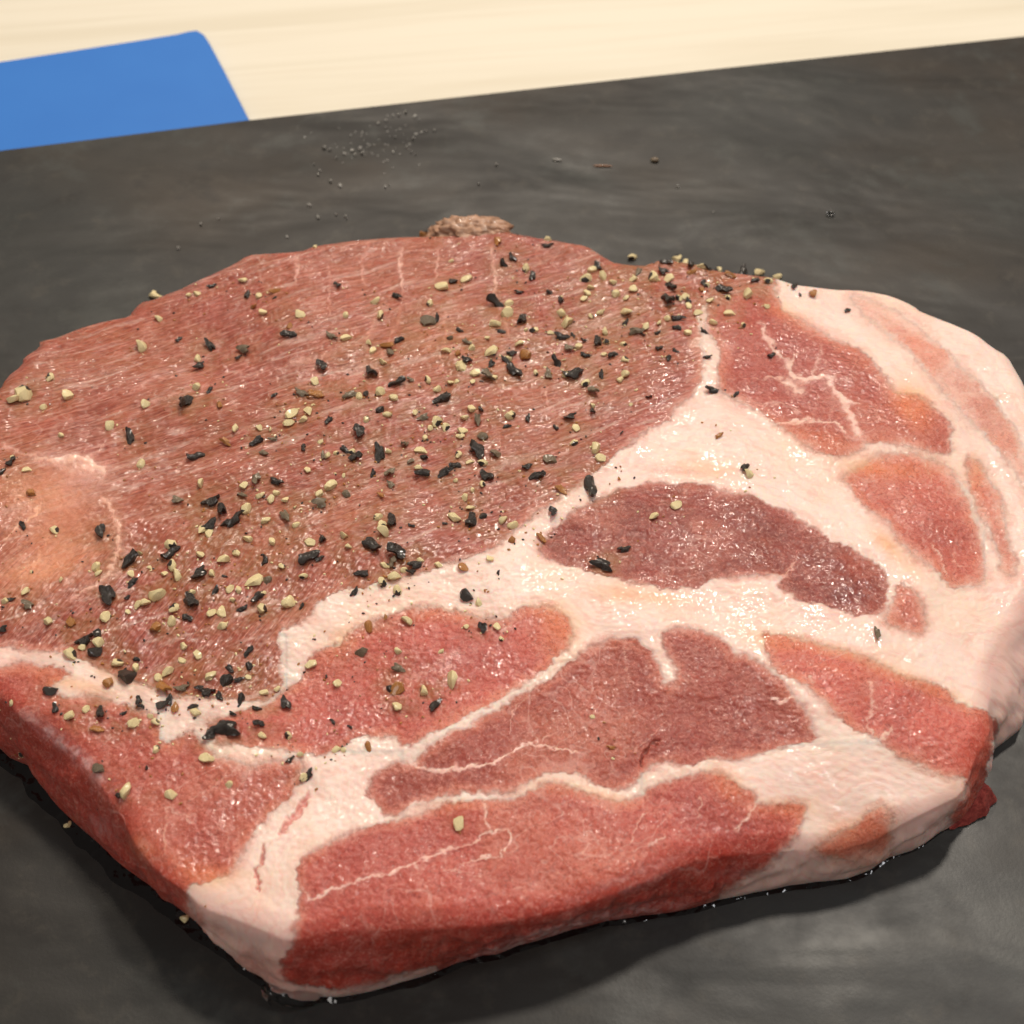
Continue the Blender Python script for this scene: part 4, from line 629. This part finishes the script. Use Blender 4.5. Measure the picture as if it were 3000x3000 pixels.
# fine pepper dust and slivers between the countable pieces
def dust(count, seed):
    r = random.Random(seed); bm = bmesh.new(); base = [p for p in pieces if p[1] < 2300]
    for _ in range(count):
        k, u, v, sz = r.choice(base); u += r.gauss(0, 38); v += r.gauss(0, 26); loc, n, on = on_surface(u, v)
        if not on: continue
        L = r.uniform(.0002, .0006); mi = r.choices((0, 1, 2), (4, 4, 5))[0]
        ret = bmesh.ops.create_icosphere(bm, subdivisions=1, radius=.5, matrix=Matrix.Translation(loc + n * L * .2) @ Matrix.Rotation(r.uniform(0, 6.28), 4, 'Z') @ Matrix.Diagonal((L * 1.3, L * .8, L * .6, 1)))
        for vv in ret['verts']:
            for fc in vv.link_faces: fc.material_index = mi
    me = bpy.data.meshes.new('pepper_dust'); bm.to_mesh(me); bm.free()
    for m_ in (HUSK, CREAM, AMBER): me.materials.append(m_)
    o = bpy.data.objects.new('pepper_dust', me); COL.objects.link(o); tag(o, 'fine pepper dust between the larger pieces on the steak', 'pepper dust', None, 'stuff')
dust(1500, 5)

# salt-like clear grains scattered on the board behind the steak, single crumbs
def grain_mesh(seed, mat, nm): me = kernel_mesh(seed, mat); me.name = nm; return me
SG = [grain_mesh(500 + i, SALT, 'clear_grain') for i in range(5)]
spots = [(u, v, s) for u, v, s in [(949,432,18),(965,438,14),(985,462,14),(1010,450,16),(1032,440,18),(1052,436,20),(1060,448,18),(1040,452,14),(937,500,16),(932,510,14),(968,531,16),(998,545,18),(1128,548,16),(1140,541,12),
  (907,600,20),(930,635,20),(985,628,12),(1012,632,14),(1016,640,10),(587,656,16),(840,692,14),(523,728,16),(1108,360,12),(1130,352,12),(1150,338,14),(1170,335,14),(1190,328,16),(1215,340,16),(1228,352,14),(1158,400,14),(1210,405,14),(1220,392,12),(1235,388,14),(1248,384,14),
  (1272,382,12),(1200,422,12),(1192,430,14),(1152,444,14),(1205,445,12),(1218,452,10),(1455,482,14),(1402,537,12),(920,480,10),(1028,396,10),(1130,372,10),(640,640,8),(1985,546,18),(2090,620,8),(2005,1200,0)] if s]
for i, (u, v, s) in enumerate(spots):
    loc = Vector(unproj([(u, v)], .0003)[0]); L = s / FPX * (loc - Vector(CAM)).length * .72
    o = bpy.data.objects.new('clear_grain', SG[i % 5]); COL.objects.link(o); o.location = loc; o.rotation_euler = (rnd.uniform(0, 6), rnd.uniform(0, 6), rnd.uniform(0, 6)); o.scale = (L,) * 3
    pos = f'{say(round(u / 30))} percent across and {say(round(v / 30))} down the photo'; sz_ = 'larger ' if s >= 17 else 'tiny ' if s <= 12 else ''
    near = min((abs(q[0] - u) + abs(q[1] - v), q) for q in spots if q[:2] != (u, v))[1]
    rel = ('left' if near[0] > u else 'right') if abs(near[0] - u) > abs(near[1] - v) else ('rear' if near[1] > v else 'front')
    for lab in (f'{sz_}clear grain on the black board, {pos}', f'{sz_}clear grain, {rel} one of two, {pos}', f'{sz_}clear grain {rel} of another, {pos}', f'{sz_}clear grain at {say(u / 30)} percent across and {say(v / 30)} down'):
        if lab not in used: break
    used.add(lab); tag(o, lab, 'grain', 'clear grains scattered on the board')
bm = bmesh.new()
for _ in range(60):
    u, v = rnd.gauss(1090, 80), rnd.gauss(420, 42); loc = Vector(unproj([(u, v)], .0001)[0]); L = rnd.uniform(.0002, .0005)
    bmesh.ops.create_icosphere(bm, subdivisions=1, radius=.5, matrix=Matrix.Translation(loc) @ Matrix.Diagonal((L * 1.2, L, L * .7, 1)))
me = bpy.data.meshes.new('salt_dust'); bm.to_mesh(me); bm.free(); me.materials.append(SALT); o = bpy.data.objects.new('salt_dust', me); COL.objects.link(o)
tag(o, 'fine pale dust between the clear grains on the board', 'salt dust', None, 'stuff')
o = blob('water_drop', WATER, (.0011, .0009, .0006), 33, .08, 3, 1.5, None, unproj([(2433, 624)], .0005)[0]); tag(o, 'single clear droplet on the board behind the right half of the steak', 'drop')
o = blob('pepper_crumb', BROWN, (.0011, .0008, .0006), 34, .2, 2, 1.5, None, unproj([(1918, 468)], .0005)[0]); tag(o, 'lone dark crumb on the board near its rear edge', 'crumb')
o = blob('thin_splinter', DRIED, (.0026, .00022, .0003), 35, .1, 2, 1.5, None, unproj([(1765, 486)], .0003)[0], R(-2)); tag(o, 'thin brown splinter lying on the board behind the steak', 'splinter')
o = blob('shiny_speck', SALT, (.0014, .0003, .0003), 36, .1, 2, 1.5, None, unproj([(1632, 468)], .0003)[0], R(-12)); tag(o, 'small shiny sliver on the board left of the thin splinter', 'speck')
